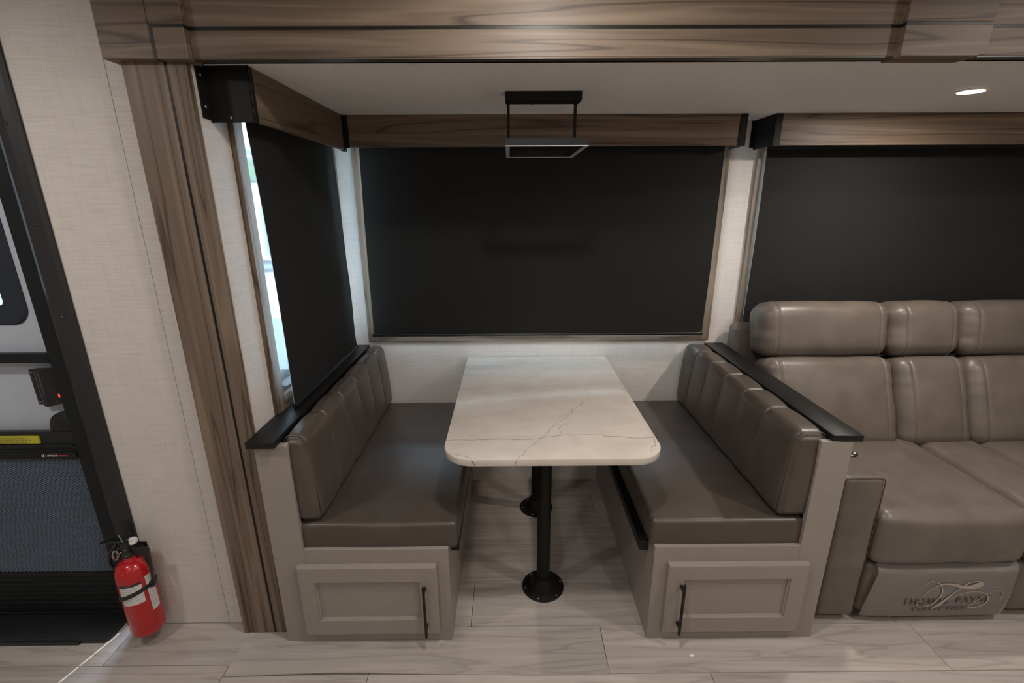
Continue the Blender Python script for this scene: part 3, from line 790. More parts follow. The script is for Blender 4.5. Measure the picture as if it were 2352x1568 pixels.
# ================================================================== TABLE
tb = thing('dinette_table', 'white grey-veined dinette table on two black pedestal legs between the benches', 'table', (0.07, -0.54, 0))
TX0, TX1, TY0, TY1, TZ = -0.306, 0.444, -1.075, -0.006, 0.773
def round_rect(x0, x1, y0, y1, rf, rb, seg=10):
    pts = []
    for cx, cy, a0, r_ in ((x1 - rb, y1 - rb, 0, rb), (x0 + rb, y1 - rb, 90, rb), (x0 + rf, y0 + rf, 180, rf), (x1 - rf, y0 + rf, 270, rf)):
        for i in range(seg + 1):
            a = R(a0 + 90 * i / seg); pts.append((cx + r_ * math.cos(a), cy + r_ * math.sin(a)))
    return pts
b = B(); b.prism(round_rect(TX0, TX1, TY0, TY1, 0.105, 0.012), 'z', TZ - 0.024, TZ, 0.0012, 2)
top = obj('tabletop', b, M['table'], tb, 30)
VE = {
 'main': [(-0.306, -0.939), (-0.26, -0.937), (-0.214, -0.94), (-0.161, -0.936), (-0.1, -0.934), (-0.052, -0.94), (-0.0, -0.937), (0.031, -0.93), (0.05, -0.922), (0.078, -0.917), (0.122, -0.905), (0.164, -0.908), (0.204, -0.904), (0.235, -0.906), (0.262, -0.907), (0.26, -0.918), (0.31, -0.919), (0.342, -0.929), (0.385, -0.935), (0.438, -0.928)],
 'diag': [(0.266, -0.577), (0.225, -0.622), (0.211, -0.654), (0.202, -0.667), (0.181, -0.68), (0.17, -0.695), (0.174, -0.708), (0.168, -0.726), (0.149, -0.742), (0.14, -0.769), (0.113, -0.801), (0.095, -0.817), (0.071, -0.863), (0.05, -0.904), (0.031, -0.932), (0.009, -0.967), (-0.014, -0.996), (-0.026, -1.018), (-0.034, -1.043), (-0.047, -1.056), (-0.056, -1.0735)],
 'b1': [(0.154, -0.806), (0.12, -0.833), (0.104, -0.854), (0.107, -0.876), (0.111, -0.903)],
 'b2': [(0.056, -0.419), (0.052, -0.451), (0.04, -0.477), (0.051, -0.502), (0.051, -0.538), (0.043, -0.596), (0.068, -0.63), (0.109, -0.668), (0.145, -0.7), (0.163, -0.7), (0.172, -0.695)],
 'b3': [(0.235, -0.162), (0.173, -0.119), (0.193, -0.093)], 'b3b': [(0.231, -0.17), (0.193, -0.242), (0.179, -0.316), (0.15, -0.373)],
 'b4': [(0.071, -0.3), (0.026, -0.317), (0.002, -0.342), (-0.019, -0.361), (0.011, -0.368), (0.018, -0.438)],
 'b5': [(-0.101, -0.382), (-0.115, -0.442), (-0.142, -0.511), (-0.168, -0.57), (-0.189, -0.615)],
 'b6': [(-0.198, -0.292), (-0.228, -0.355), (-0.257, -0.411), (-0.291, -0.452)],
 'b7': [(0.401, -0.508), (0.347, -0.567), (0.31, -0.614), (0.267, -0.65)], 'b8': [(0.174, -0.711), (0.211, -0.726), (0.24, -0.743)],
 'c1': [(-0.286, -1.030), (-0.271, -1.034), (-0.241, -1.045), (-0.223, -1.053), (-0.212, -1.064), (-0.206, -1.072)],
 'c2': [(0.436, -0.93), (0.432, -0.961), (0.424, -0.988), (0.411, -0.995), (0.4, -1.025)],
 'b9': [(-0.224, -0.068), (-0.244, -0.102)], 'b10': [(-0.229, -0.948), (-0.255, -0.989), (-0.281, -1.018)],
 'b11': [(0.068, -0.357), (0.148, -0.367), (0.237, -0.385), (0.304, -0.41)]}
rnd = random.Random(3)
def jitter_path(p, amp=0.0022, step=0.007):
    out = []
    for a, c in zip(p, p[1:]):
        d = math.hypot(c[0] - a[0], c[1] - a[1]); k = max(1, int(d / step))
        for i in range(k):
            u = i / k; out.append((a[0] + (c[0] - a[0]) * u + rnd.uniform(-amp, amp), a[1] + (c[1] - a[1]) * u + rnd.uniform(-amp, amp)))
    out.append(p[-1]); return out
bd, bl_ = B(), B()
for k, p in VE.items():
    strong = k in ('main', 'c1', 'c2'); mid = k in ('diag', 'b1')
    jp = jitter_path(p, 0.0010 if strong else 0.0024)
    wd = [(0.0019 if strong else 0.0015 if mid else 0.0014) * rnd.uniform(0.5, 1.3) for _ in jp]
    if k == 'b1': wd = [q * 0.8 for q in wd]
    (bd if (strong or mid) else bl_).ribbon([(x, y, TZ - 0.0001) for x, y in jp], wd, (0, 0, 1), 0.00022)
bd.ribbon([(-0.2055, TY0 - 0.0001, TZ - 0.002), (-0.198, TY0 - 0.0001, TZ - 0.012), (-0.192, TY0 - 0.0001, TZ - 0.023)], 0.003, (0, -1, 0), 0.0002)
bd.ribbon([(-0.056, TY0 - 0.0001, TZ - 0.002), (-0.060, TY0 - 0.0001, TZ - 0.010), (-0.062, TY0 - 0.0001, TZ - 0.022)], 0.0018, (0, -1, 0), 0.0002)
obj('vein', bd, M['vein'], top, label='dark grey printed veins')['kind'] = 'stuff'; obj('vein', bl_, M['veinlight'], top, label='faint grey printed veins')['kind'] = 'stuff'
def pedestal(x, y):
    b = B(); b.lathe([(0.0275, 0.020), (0.0275, 0.735)], (x, y, 0), 36); lg = obj('leg', b, M['blackmetal'], tb, 60)
    b = B(); b.lathe([(0.088, 0.0005), (0.088, 0.005), (0.070, 0.010), (0.060, 0.012), (0.052, 0.030), (0.042, 0.052), (0.034, 0.056), (0.0278, 0.056)], (x, y, 0), 48)
    bp_ = obj('base_plate', b, M['blackmetal'], tb, 25)
    b = B(); b.lathe([(0.034, 0.700), (0.040, 0.715), (0.085, 0.742), (0.085, 0.7485)], (x, y, 0), 40); obj('mounting_plate', b, M['blackmetal'], tb, 40)
    for i in range(6):
        a = R(12 + 60 * i); q = (x + 0.077 * math.cos(a), y + 0.077 * math.sin(a), 0.0075)
        obj('screw', B().lathe([(0.0042, 0), (0.0038, 0.002), (0.002, 0.003)], q, 10), M['steel'], bp_, 60)
pedestal(0.059, -0.806); pedestal(0.061, -0.262)

# ================================================================== PENDANT
pn = thing('ceiling_light', 'black rectangular hanging light over the dinette table, switched off', 'lamp', (0.05, -0.585, CZ))
b = B(); b.box(-0.087, 0.182, -0.622, -0.545, 1.925, CZ - 0.0004, 0.0015, 1); can = obj('canopy', b, M['blackmetal'], pn)
b = B(); b.rod((0.006, -0.60, 1.925), (0.006, -0.60, 1.914), 0.0022, n=8); obj('toggle_switch', b, M['black'], can)
for x in (-0.077, 0.1635):
    obj('rod', B().box(x - 0.005, x + 0.005, -0.592, -0.582, 1.775, 1.926), M['blackmetal'], pn)
ya, yb, za, zb_ = -0.790, -0.375, 1.7595, 1.782
xa, xb, wd = -0.088, 0.186, 0.016
b = B(); b.box(xa, xb, ya, ya + wd, za, zb_, 0.001, 1).box(xa, xb, yb - wd, yb, za, zb_, 0.001, 1)
b.box(xa, xa + wd, ya + wd, yb - wd, za, zb_).box(xb - wd, xb, ya + wd, yb - wd, za, zb_)
obj('frame', b, M['blackmetal'], pn)
k = 0.0012
b = B(); b.box(xa + k, xb - k, ya + k, ya + wd - k, za - 0.003, za - 0.0002).box(xa + k, xb - k, yb - wd + k, yb - k, za - 0.003, za - 0.0002)
b.box(xa + k, xa + wd - k, ya + wd, yb - wd, za - 0.003, za - 0.0002).box(xb - wd + k, xb - k, ya + wd, yb - wd, za - 0.003, za - 0.0002)
obj('diffuser', b, M['diffuser'], pn, label='frosted grey light strip under the frame')

# recessed light over the sofa
dl = thing('recessed_light', 'small round recessed ceiling light, lit warm white above the sofa', 'lamp', (1.565, -0.60, CZ))
obj('lens', B().lathe([(0.038, -0.006), (0.038, -0.0004)], (1.565, -0.60, CZ), 32), M['lampglow'], dl)
obj('bezel', B().lathe([(0.039, -0.0045), (0.046, -0.0030), (0.047, -0.0004), (0.039, -0.0004)], (1.565, -0.60, CZ), 32, cap=False), M['ceiling'], dl)

# ================================================================== SOFA
sofa = thing('sofa', 'taupe leather reclining sofa beside the right dinette bench', 'sofa', (1.95, -0.5, 0))
SL = M['sofaleather']
def sf_part(name, c, h, r, n, amt, wr=0.003, seed=0.0, mat=None, extra=None, fr=7.0, seams=(), label=None):
    b = B().soft(c, h, r, n, bulge(h, amt, wr, seed, fr, extra), mat, seams)
    return obj(name, b, SL, sofa, 180, label)
# side wing / rear frame
sf_part('rear_frame', (1.190, -0.075, 0.50), (0.105, 0.048, 0.472), 0.030, (6, 4, 16), (0.002, 0.004, 0.004), 0.002, 3)
sf_part('rear_frame', (2.725, -0.075, 0.50), (0.105, 0.048, 0.472), 0.030, (6, 4, 16), (0.002, 0.004, 0.004), 0.002, 3)
obj('rear_frame', B().box(1.28, 2.62, -0.10, -0.035, 0.05, 0.80, 0.01, 2), SL, sofa)
# arms
def arm(cx, seed):
    sf_part('armrest', (cx, -0.560, 0.337), (0.076, 0.440, 0.307), 0.022, (6, 20, 14), (0.002, 0.003, 0.004), 0.0018, seed)
    b = B()
    pts = [(cx - 0.0725, -0.994, 0.030), (cx - 0.0725, -0.9965, 0.620)]
    for i in range(7): a = R(180 - 90 * i / 6); pts.append((cx - 0.0525 + 0.020 * math.cos(a), -0.9972, 0.622 + 0.020 * math.sin(a)))
    for i in range(7): a = R(90 - 90 * i / 6); pts.append((cx + 0.0525 + 0.020 * math.cos(a), -0.9972, 0.622 + 0.020 * math.sin(a)))
    pts += [(cx + 0.0725, -0.9965, 0.620), (cx + 0.0725, -0.994, 0.030)]
    b.tube(pts, 0.0022, 6); obj('welt', b, M['welt'], sofa, 180)
arm(1.178, 11); arm(2.722, 12)
# control button on the near arm
b = B(); b.lathe([(0.021, 0), (0.021, 0.003), (0.017, 0.005), (0.0165, 0.0042)], (1.236, -0.838, 0.6475), 28)
bt = obj('control_button', b, M['blackplastic'], sofa, 40, 'round black control button with a white arrow')
obj('arrow', B().ribbon([(1.238, -0.829, 0.6520), (1.251, -0.838, 0.6520), (1.238, -0.847, 0.6520)], 0.004, (0, 0, 1), 0.0006), M['white'], bt)
# seats: x ranges of the three seat modules
mods = [(1.262, 1.838, 'seat'), (1.845, 2.122, 'console'), (2.129, 2.640, 'seat')]
for i, (x0, x1, kd) in enumerate(mods):
    cx = (x0 + x1) / 2; hw = (x1 - x0) / 2
    narrow = (1.2 if i == 1 else 1.0)
    sf_part('seat_cushion', (cx, -0.665, 0.385), (hw, 0.350, 0.112), 0.045, (16, 22, 4), (0.002, 0.012, 0.012 / narrow), 0.0045, 20 + i * 3, fr=6)
    # footrest below
    sf_part('footrest', (cx, -0.890, 0.145), (hw - 0.004, 0.098, 0.118), 0.035, (14, 4, 8), (0.002, 0.006, 0.0), 0.002, 40 + i)
# backs: lean 23 degrees
for i, (x0, x1) in enumerate([(1.140, 1.748), (1.757, 2.092), (2.101, 2.640)]):
    cx = (x0 + x1) / 2; hw = (x1 - x0) / 2
    rot = Matrix.Rotation(R(-21), 4, 'X')
    def fold(sd):
        def f(p, nn, hw=hw, sd=sd):
            e = 0.0
            q = abs(abs(p[0]) - hw + 0.060)
            e -= 0.0040 * math.exp(-(q / 0.006) ** 2) * (1 if nn[1] < 0.4 else 0)
            # gathers radiating from the side seams
            g = math.exp(-((abs(p[0]) - hw) / 0.075) ** 2)
            e += 0.0055 * g * noise.noise(Vector((p[0] * 9 + sd, sd * 3.1, p[2] * 26))) * (1 if nn[1] < 0.2 else 0.3)
            return e
        return f
    sm = [(0, hw - 0.060, 0.008), (0, -hw + 0.060, 0.008)]
    sf_part('back_cushion', (cx, -0.345, 0.650), (hw, 0.085, 0.212), 0.055, (22, 4, 16), (0.004, 0.024, 0.004), 0.004, 60 + i, rot, fold(i), seams=sm)
    sf_part('headrest', (cx, -0.205, 0.975), (hw + 0.002, 0.092, 0.132), 0.062, (22, 4, 10), (0.004, 0.016, 0.006), 0.004, 70 + i, Matrix.Rotation(R(-12), 4, 'X'), fold(i + 5), seams=sm)
# plastic film with the maker's name over the near footrest
FX0, FX1, FZ0, FZ1 = 1.268, 1.852, 0.020, 0.264
def film_y(x, z):
    X = (x - (FX0 + FX1) / 2) / ((FX1 - FX0) / 2); Z = (z - (FZ0 + FZ1) / 2) / ((FZ1 - FZ0) / 2)
    y = -1.004 - 0.012 * (1 - abs(X) ** 3) * (1 - abs(Z) ** 3)
    y += 0.022 * max(0, (abs(Z) - 0.80) / 0.20) ** 2.2 + 0.012 * max(0, (abs(X) - 0.90) / 0.10) ** 2
    y += 0.0025 * noise.noise(Vector((x * 9, z * 16, 2))) * (1.0 if Z > 0 else 0.3)
    return y
def film_fn(u, v):
    z = FZ0 + v * (FZ1 - FZ0); X0 = FX0 + 0.030 * v ** 1.5 * 1.0 + 0.008; X1 = FX1 - 0.045 * (1 - v) ** 3
    x = X0 + u * (X1 - X0)
    return (x, film_y(x, z), z)
fm = tag(obj('plastic_film', cloth_grid(film_fn, 50, 30, (0, 1, 0), 0.0006), M['film'], None, 180),
         'clear shiny plastic cover printed with a maker name on the sofa footrest', 'film')
def on_film(px, py):     # logo drawn in its own 2-D coordinates (units of 1/5.71 photo pixel)
    x = 1.417 + (px - 735) * 0.0002959 - 0.004; z = 0.127 - (py - 500) * 0.000325
    return Vector((x, film_y(x, z) - 0.0020, z))
def catmull(p, k=8):
    out = []; P = [p[0]] + list(p) + [p[-1]]
    for i in range(1, len(P) - 2):
        for j in range(k):
            t = j / k; a, b_, c, d = P[i - 1], P[i], P[i + 1], P[i + 2]
            out.append(tuple(0.5 * ((2 * b_[q]) + (-a[q] + c[q]) * t + (2 * a[q] - 5 * b_[q] + 4 * c[q] - d[q]) * t * t + (-a[q] + 3 * b_[q] - 3 * c[q] + d[q]) * t ** 3) for q in range(3)))
    out.append(tuple(p[-1])); return out
swash = [
 [(905, 380, 6), (960, 290, 7), (1040, 243, 8), (1120, 260, 9), (1180, 315, 12), (1210, 390, 17), (1205, 450, 20), (1165, 520, 15), (1100, 580, 10), (1000, 612, 9), (945, 600, 8), (930, 565, 7), (945, 520, 6), (985, 455, 6), (1060, 355, 7), (1130, 310, 10), (1200, 285, 18), (1280, 285, 28), (1370, 300, 36), (1450, 325, 40), (1520, 330, 44), (1600, 320, 70), (1660, 300, 78), (1700, 290, 50), (1712, 285, 20)],
 [(1470, 312, 20), (1530, 268, 14), (1620, 252, 10), (1690, 265, 12), (1712, 290, 14)],
 [(1430, 335, 10), (1370, 400, 12), (1300, 480, 24), (1230, 560, 40), (1160, 625, 20), (1140, 640, 8)],
 [(1335, 500, 6), (1400, 455, 8), (1480, 415, 9), (1580, 395, 9), (1690, 395, 9), (1770, 420, 10), (1815, 460, 12), (1840, 520, 14), (1800, 585, 13), (1720, 625, 11), (1640, 630, 8), (1605, 610, 7), (1650, 560, 6), (1720, 500, 6), (1790, 440, 7), (1860, 400, 7), (1940, 385, 8), (2000, 410, 9), (2020, 460, 9), (2005, 545, 5)]]
b = B()
for st in swash:
    c = catmull(st)
    P = [on_film(q[0], q[1]) for q in c]
    for j in range(len(P)): P[j].y -= 0.0002
    b.ribbon(P, [max(0.0006, q[2] * 0.00031) for q in c], (0, -1, 0), 0.0003)
obj('printed_flourish', b, M['creamprint'], fm)
LET = {  # strokes in a 0..1 box, (points, weight)
 'T': (0.9, [([(0, 1), (0.9, 1)], 0.6), ([(0.45, 1), (0.45, 0)], 1)]),
 'H': (0.9, [([(0.1, 1), (0.1, 0)], 1), ([(0.8, 1), (0.8, 0)], 1), ([(0.1, 0.52), (0.8, 0.52)], 0.5)]),
 'O': (1.0, [([(0.5 + 0.46 * math.cos(R(a)), 0.5 + 0.5 * math.sin(R(a))) for a in range(0, 361, 20)], 0.8)]),
 'M': (1.1, [([(0.08, 0), (0.18, 1)], 0.5), ([(0.18, 1), (0.55, 0.05)], 1.1), ([(0.55, 0.05), (0.92, 1)], 0.5), ([(0.92, 1), (1.02, 0)], 1.1)]),
 'A': (0.9, [([(0, 0), (0.45, 1)], 0.5), ([(0.45, 1), (0.9, 0)], 1.2), ([(0.16, 0.36), (0.72, 0.36)], 0.4)]),
 'S': (0.65, [([(0.55, 0.86), (0.4, 0.98), (0.2, 0.97), (0.08, 0.83), (0.12, 0.66), (0.3, 0.54), (0.5, 0.42), (0.58, 0.25), (0.48, 0.07), (0.28, 0.0), (0.1, 0.05), (0.03, 0.16)], 0.8)]),
 'P': (0.7, [([(0.1, 0), (0.1, 1)], 1), ([(0.1, 1), (0.4, 1), (0.6, 0.88), (0.62, 0.7), (0.5, 0.54), (0.1, 0.5)], 0.7)]),
 'Y': (0.85, [([(0, 1), (0.42, 0.48)], 1.1), ([(0.85, 1), (0.42, 0.48)], 0.5), ([(0.42, 0.48), (0.42, 0)], 1)]),
 'N': (0.95, [([(0.1, 0), (0.1, 1)], 0.5), ([(0.1, 1), (0.85, 0)], 1.2), ([(0.85, 0), (0.85, 1)], 0.5)]),
 'E': (0.65, [([(0.1, 0), (0.1, 1)], 1), ([(0.1, 1), (0.58, 1)], 0.6), ([(0.1, 0.52), (0.5, 0.52)], 0.6), ([(0.1, 0), (0.6, 0)], 0.6)]),
 'C': (0.9, [([(0.5 + 0.46 * math.cos(R(a)), 0.5 + 0.5 * math.sin(R(a))) for a in range(45, 316, 20)], 0.8)]),
 'L': (0.65, [([(0.1, 1), (0.1, 0)], 1), ([(0.1, 0), (0.6, 0)], 0.6)]),
 'I': (0.3, [([(0.15, 1), (0.15, 0)], 1)]),
 'R': (0.75, [([(0.1, 0), (0.1, 1)], 1), ([(0.1, 1), (0.4, 1), (0.6, 0.88), (0.62, 0.72), (0.5, 0.55), (0.1, 0.5)], 0.7), ([(0.35, 0.5), (0.7, 0)], 1)]),
 ' ': (0.6, [])}
def write(b, txt, x0, y0, x1, h, wgt, place, up, slant=0.0, rise=0.0, gap=0.28):
    tot = sum(LET[c][0] + gap for c in txt) - gap; k = (x1 - x0) / tot; cur = x0
    for c in txt:
        for pts, ww in LET[c][1]:
            dens = []
            for a, q in zip(pts, pts[1:]): dens += [(a[0] + (q[0] - a[0]) * i / 3, a[1] + (q[1] - a[1]) * i / 3) for i in range(3)]
            dens.append(pts[-1])
            P = [place(cur + p[0] * k + slant * p[1] * h, y0 + p[1] * h + rise * (cur + p[0] * k - x0)) for p in dens]
            b.ribbon(P, wgt * ww, up, 0.0003)
        cur += (LET[c][0] + gap) * k
b = B(); write(b, 'THOMAS PAYNE', 735, 0, 1855, 84, 0.0034, lambda x, y: on_film(x, 580 - y), (0, -1, 0), 0.06, 0.035)
write(b, 'COLLECTION', 880, 0, 1570, 48, 0.0032, lambda x, y: on_film(x, 672 - y), (0, -1, 0), 0.3, 0.03)
obj('printed_lettering', b, M['darkprint'], fm)

# ================================================================== ENTRY DOOR
# flat black frame strip on the wall with rivets
df = struct_empty('door_1', (-1.85, -0.95, 0))
b = B(); b.prism([(-1.455, -0.9755), (-1.455, -0.982), (-1.466, -0.988), (-1.492, -0.990), (-1.518, -0.986), (-1.5365, -0.9755)], 'z', 0.02, 2.08); b.box(-2.33, -2.25, -0.988, -0.9755, 0.02, 2.08, 0.002, 1)
b.box(-2.25, -1.540, -0.988, -0.9755, 2.0, 2.08, 0.002, 1)
b.box(-2.252, -2.250, -0.9755, -0.86, 0.0, 2.0)
obj('jamb', B().box(-1.5405, -1.537, -0.9755, -0.86, 0.0, 2.0), M['doorblack'], df)
b.box(-2.2535, -2.250, -0.9755, -0.88, 0.0, 2.0); b.box(-2.252, -2.249, -0.9755, -0.86, 0.0, 2.0)
fr = obj('frame', b, M['doorstrip'], df)
for z in (1.801, 1.523, 1.240, 0.962, 0.682, 0.40):
    obj('rivet', B().lathe([(0.0050, 0), (0.0042, 0.002), (0.0015, 0.003)], None, 10, Matrix.Translation((-1.488, -0.9895, z)) @ Matrix.Rotation(R(90), 4, 'X')), M['blackplastic'], fr, 60)
# screen door
sdr = tag(bpy.data.objects.new('screen_door', None), 'black framed screen door with a metal grille at the left edge', 'screen door')
COL.objects.link(sdr); sdr.location = (-1.9, -0.93, 0.02); ORG[sdr] = Vector(sdr.location)
y0, y1 = -0.944, -0.924
b = B(); b.box(-1.618, -1.571, y0, y1, 0.03, 1.99, 0.002, 1); obj('stile', b, M['doorblack'], sdr)
b = B(); b.box(-2.24, -2.195, y0, y1, 0.03, 1.99, 0.002, 1); obj('stile', b, M['doorblack'], sdr)
b = B(); b.box(-2.195, -1.618, y0, y1, 1.072, 1.106, 0.003, 2); obj('rail', b, M['doorblack'], sdr)
b = B(); b.box(-2.195, -1.618, y0, y1, 0.735, 0.818, 0.002, 1); b.box(-2.195, -1.618, y0 - 0.006, y1, 0.765, 0.771).box(-2.195, -1.618, y0 - 0.006, y1, 0.746, 0.750)
rl = obj('rail', b, M['blackplastic'], sdr)
b = B(); b.box(-2.195, -1.618, y0, y1, 0.030, 0.215, 0.002, 1)
for k in range(7): b.box(-2.195, -1.618, y0 - 0.003, y0 + 0.001, 0.045 + k * 0.023, 0.056 + k * 0.023, 0.001, 1)
obj('kick_plate', b, M['doorblack'], sdr)
b = B(); b.box(-2.195, -1.618, y0, y1, 1.96, 1.99, 0.002, 1); obj('rail', b, M['doorblack'], sdr)
# expanded-metal grille
gx0, gx1, gz0, gz1 = -2.195, -1.618, 0.215, 0.735
t = bmesh.new()
for sgn in (1, -1):
    for i in range(-60, 140):
        # lines z = z0 + sgn*0.55*(x - xs)
        xs_ = gx0 + i * 0.0165
        pts = []
        for k in range(2):
            zz = gz0 if k == 0 else gz1
            pts.append(xs_ + sgn * (zz - gz0) / 0.60 - (0.85 if sgn > 0 else 0))
        (xa_, xb_) = pts; za_, zb2 = gz0, gz1
        if min(xa_, xb_) > gx1 or max(xa_, xb_) < gx0: continue
        def clip(xq):
            u = (xq - xa_) / (xb_ - xa_); return gz0 + u * (gz1 - gz0)
        X0, Z0, X1, Z1 = xa_, gz0, xb_, gz1
        if X0 < gx0: X0, Z0 = gx0, clip(gx0)
        if X0 > gx1: X0, Z0 = gx1, clip(gx1)
        if X1 < gx0: X1, Z1 = gx0, clip(gx0)
        if X1 > gx1: X1, Z1 = gx1, clip(gx1)
        d = Vector((X1 - X0, 0, Z1 - Z0))
        if d.length < 0.004: continue
        nn = Vector((-d.z, 0, d.x)).normalized() * 0.0014
        ring = []
        for P_ in (Vector((X0, 0, Z0)), Vector((X1, 0, Z1))):
            for sx_, yy in ((1, -0.9370), (-1, -0.9370), (-1, -0.9345), (1, -0.9345)):
                ring.append(t.verts.new((P_.x + nn.x * sx_, yy + (0.001 if sgn > 0 else 0), P_.z + nn.z * sx_)))
        for j in range(4): t.faces.new((ring[j], ring[(j + 1) % 4], ring[4 + (j + 1) % 4], ring[4 + j]))
bmesh.ops.recalc_face_normals(t, faces=t.faces[:])
b = B(); b._merge(t); M['grille'] = plain('metal_grille_backlit', (0.105, 0.14, 0.185, 1), 0.35)  # light from behind painted into the strands as a brighter bluish colour
g = obj('grille', b, M['grille'], sdr, label='expanded metal grille with bluish backlight in its colour'); g['kind'] = 'stuff'
# insect mesh behind the grille
obj('mesh_backing', B().box(gx0, gx1, -0.928, -0.9265, gz0, gz1), plain('insect_mesh', (0.010, 0.013, 0.019, 1), 0.6), sdr)
# sticker and brand strip
b = B(); b.box(-1.925, -1.731, y0 - 0.0068, y0 - 0.0005, 0.7775, 0.8045); st = obj('sticker', b, M['yellow'], sdr, label='yellow instruction sticker')
b = B()
for k, (za_, xa_, xb_) in enumerate([(0.7995, -1.88, -1.77), (0.7955, -1.885, -1.752), (0.7915, -1.885, -1.758), (0.7875, -1.88, -1.752), (0.7835, -1.89, -1.765), (0.7800, -1.87, -1.775)]):
    x = xa_
    while x < xb_:
        wq = rnd.uniform(0.006, 0.016); b.box(x, min(x + wq, xb_), y0 - 0.0072, y0 - 0.0068, za_ - 0.0006, za_ + 0.0006); x += wq + 0.003
obj('sticker_print', b, M['darkprint'], st)
pz = 0.7275
b = B(); b.box(-2.195, -1.618, y0 - 0.004, y0 - 0.0002, 0.716, 0.742); bs = obj('brand_strip', b, M['doorblack'], sdr)
b = B(); write(b, 'LIPPERT', -1.7275, pz - 0.0028, -1.6855, 0.0060, 0.0014, lambda x, z: Vector((x, y0 - 0.0043, z)), (0, -1, 0), 0.25)
obj('brand_lettering', b, M['white'], bs)
b = B(); b.tube([(-1.7355 + 0.0040 * math.cos(R(a)), y0 - 0.0045, pz + 0.0004 + 0.0044 * math.sin(R(a))) for a in range(0, 360, 30)], 0.0009, 5, True)
obj('brand_emblem', b, M['white'], bs)
b = B(); b.box(-1.7375, -1.7335, y0 - 0.0048, y0 - 0.0040, pz - 0.0012, pz + 0.0026).box(-1.683, -1.648, y0 - 0.0048, y0 - 0.0040, pz - 0.0022, pz + 0.0030)
obj('brand_emblem', b, M['redprint'], bs, label='red brand mark')
# latch on the screen door
b = B(); b.box(-1.716, -1.690, -0.928, -0.920, 0.915, 1.045, 0.003, 2)
b.prism([(-1.692, -0.924), (-1.680, -0.946), (-1.664, -0.952), (-1.648, -0.946), (-1.640, -0.930), (-1.618, -0.926), (-1.618, -0.920), (-1.692, -0.920)], 'z', 0.918, 1.048, 0.001, 1)
lt = obj('latch', b, plain('gloss_black_latch', (0.012, 0.012, 0.014, 1), 0.12), sdr, 30, 'glossy black latch housing')
for zz in (0.925, 1.034): obj('screw', B().lathe([(0.004, 0), (0.003, 0.002)], None, 10, Matrix.Translation((-1.706, -0.928, zz)) @ Matrix.Rotation(R(90), 4, 'X')), M['steel'], lt)
obj('indicator', B().box(-1.6335, -1.6285, -0.9345, -0.9305, 0.944, 0.956, 0.001, 1), M['redled'], lt, label='small glowing red lamp')
b = B()
pts = [(-1.618, 0.818)] + [(-1.618 - 0.072 * math.sin(R(a)) ** 0.8, 0.818 + 0.074 * math.cos(R(a)) ** 0.8) for a in range(0, 91, 10)]
b.prism(pts, 'y', -0.9405, -0.926, 0.002, 2); obj('latch_guard', b, M['blackplastic'], sdr, 40)
# outer door slab
od = tag(bpy.data.objects.new('entry_door', None), 'pebbled white entry door with a rounded dark window, behind the screen door', 'door')
COL.objects.link(od); od.location = (-1.9, -0.88, 0.02); ORG[od] = Vector(od.location)
ys0, ys1 = -0.898, -0.862
wx0, wx1, wz0, wz1 = -2.155, -1.700, 1.215, 1.90
b = B(); b.box(-2.245, wx0, ys0, ys1, 0.03, 1.99).box(wx1, -1.640, ys0, ys1, 0.03, 1.99).box(wx0, wx1, ys0, ys1, 0.03, wz0).box(wx0, wx1, ys0, ys1, wz1, 1.99)
obj('panel', b, M['doorskin'], od)
obj('edge_seal', B().box(-1.640, -1.574, ys0 - 0.001, ys1, 0.03, 1.99), M['rubber'], od)
def rounded_frame_xz(x0, x1, z0, z1, r_o, r_i, wd, ya_, yb_, seg=8):
    def loop(o, r_):
        pts = []
        for cx, cz, a0 in ((x1 - o - r_, z1 - o - r_, 0), (x0 + o + r_, z1 - o - r_, 90), (x0 + o + r_, z0 + o + r_, 180), (x1 - o - r_, z0 + o + r_, 270)):
            for i in range(seg + 1):
                a = R(a0 + 90 * i / seg); pts.append((cx + r_ * math.cos(a), cz + r_ * math.sin(a)))
        return pts
    outer = loop(0, r_o); inner = loop(wd, r_i); o2 = loop(0.006, r_o - 0.006)
    t = bmesh.new(); k = len(outer)
    V = [[t.verts.new((p[0], y, p[1])) for p in L] for y, L in ((yb_, outer), (ya_ + 0.005, outer), (ya_, o2), (ya_, inner), (yb_, inner))]
    for a in range(5):
        A, Bq = V[a], V[(a + 1) % 5]
        for i in range(k): t.faces.new((A[i], A[(i + 1) % k], Bq[(i + 1) % k], Bq[i]))
    bmesh.ops.recalc_face_normals(t, faces=t.faces[:])
    b = B(); b._merge(t); return b
obj('window_frame', rounded_frame_xz(-2.175, -1.682, 1.194, 1.92, 0.062, 0.016, 0.068, -0.906, ys0 - 0.0005), plain('navy_black_window_frame', (0.016, 0.024, 0.036, 1), 0.4), od, 30)
obj('glass_pane', B().box(wx0, wx1, -0.882, -0.878, wz0, wz1), M['glass'], od)
# entry step pad
b = B(); b.prism([(-2.20, -0.948), (-1.600, -0.948), (-1.600, -1.045), (-1.612, -1.060), (-2.20, -1.060)], 'z', -0.0035, 0.018, 0.003, 2)
b.box(-2.20, -1.700, -1.068, -1.058, -0.0035, 0.010, 0.002, 1)
sp = tag(obj('step_pad', b, M['rubber'], None, 30), 'black rubber threshold pad on the floor at the entry door', 'mat')
struct('trim_5', B().box(-2.25, -1.5405, -0.945, -0.86, -0.06, 0.026), M['rubber'])

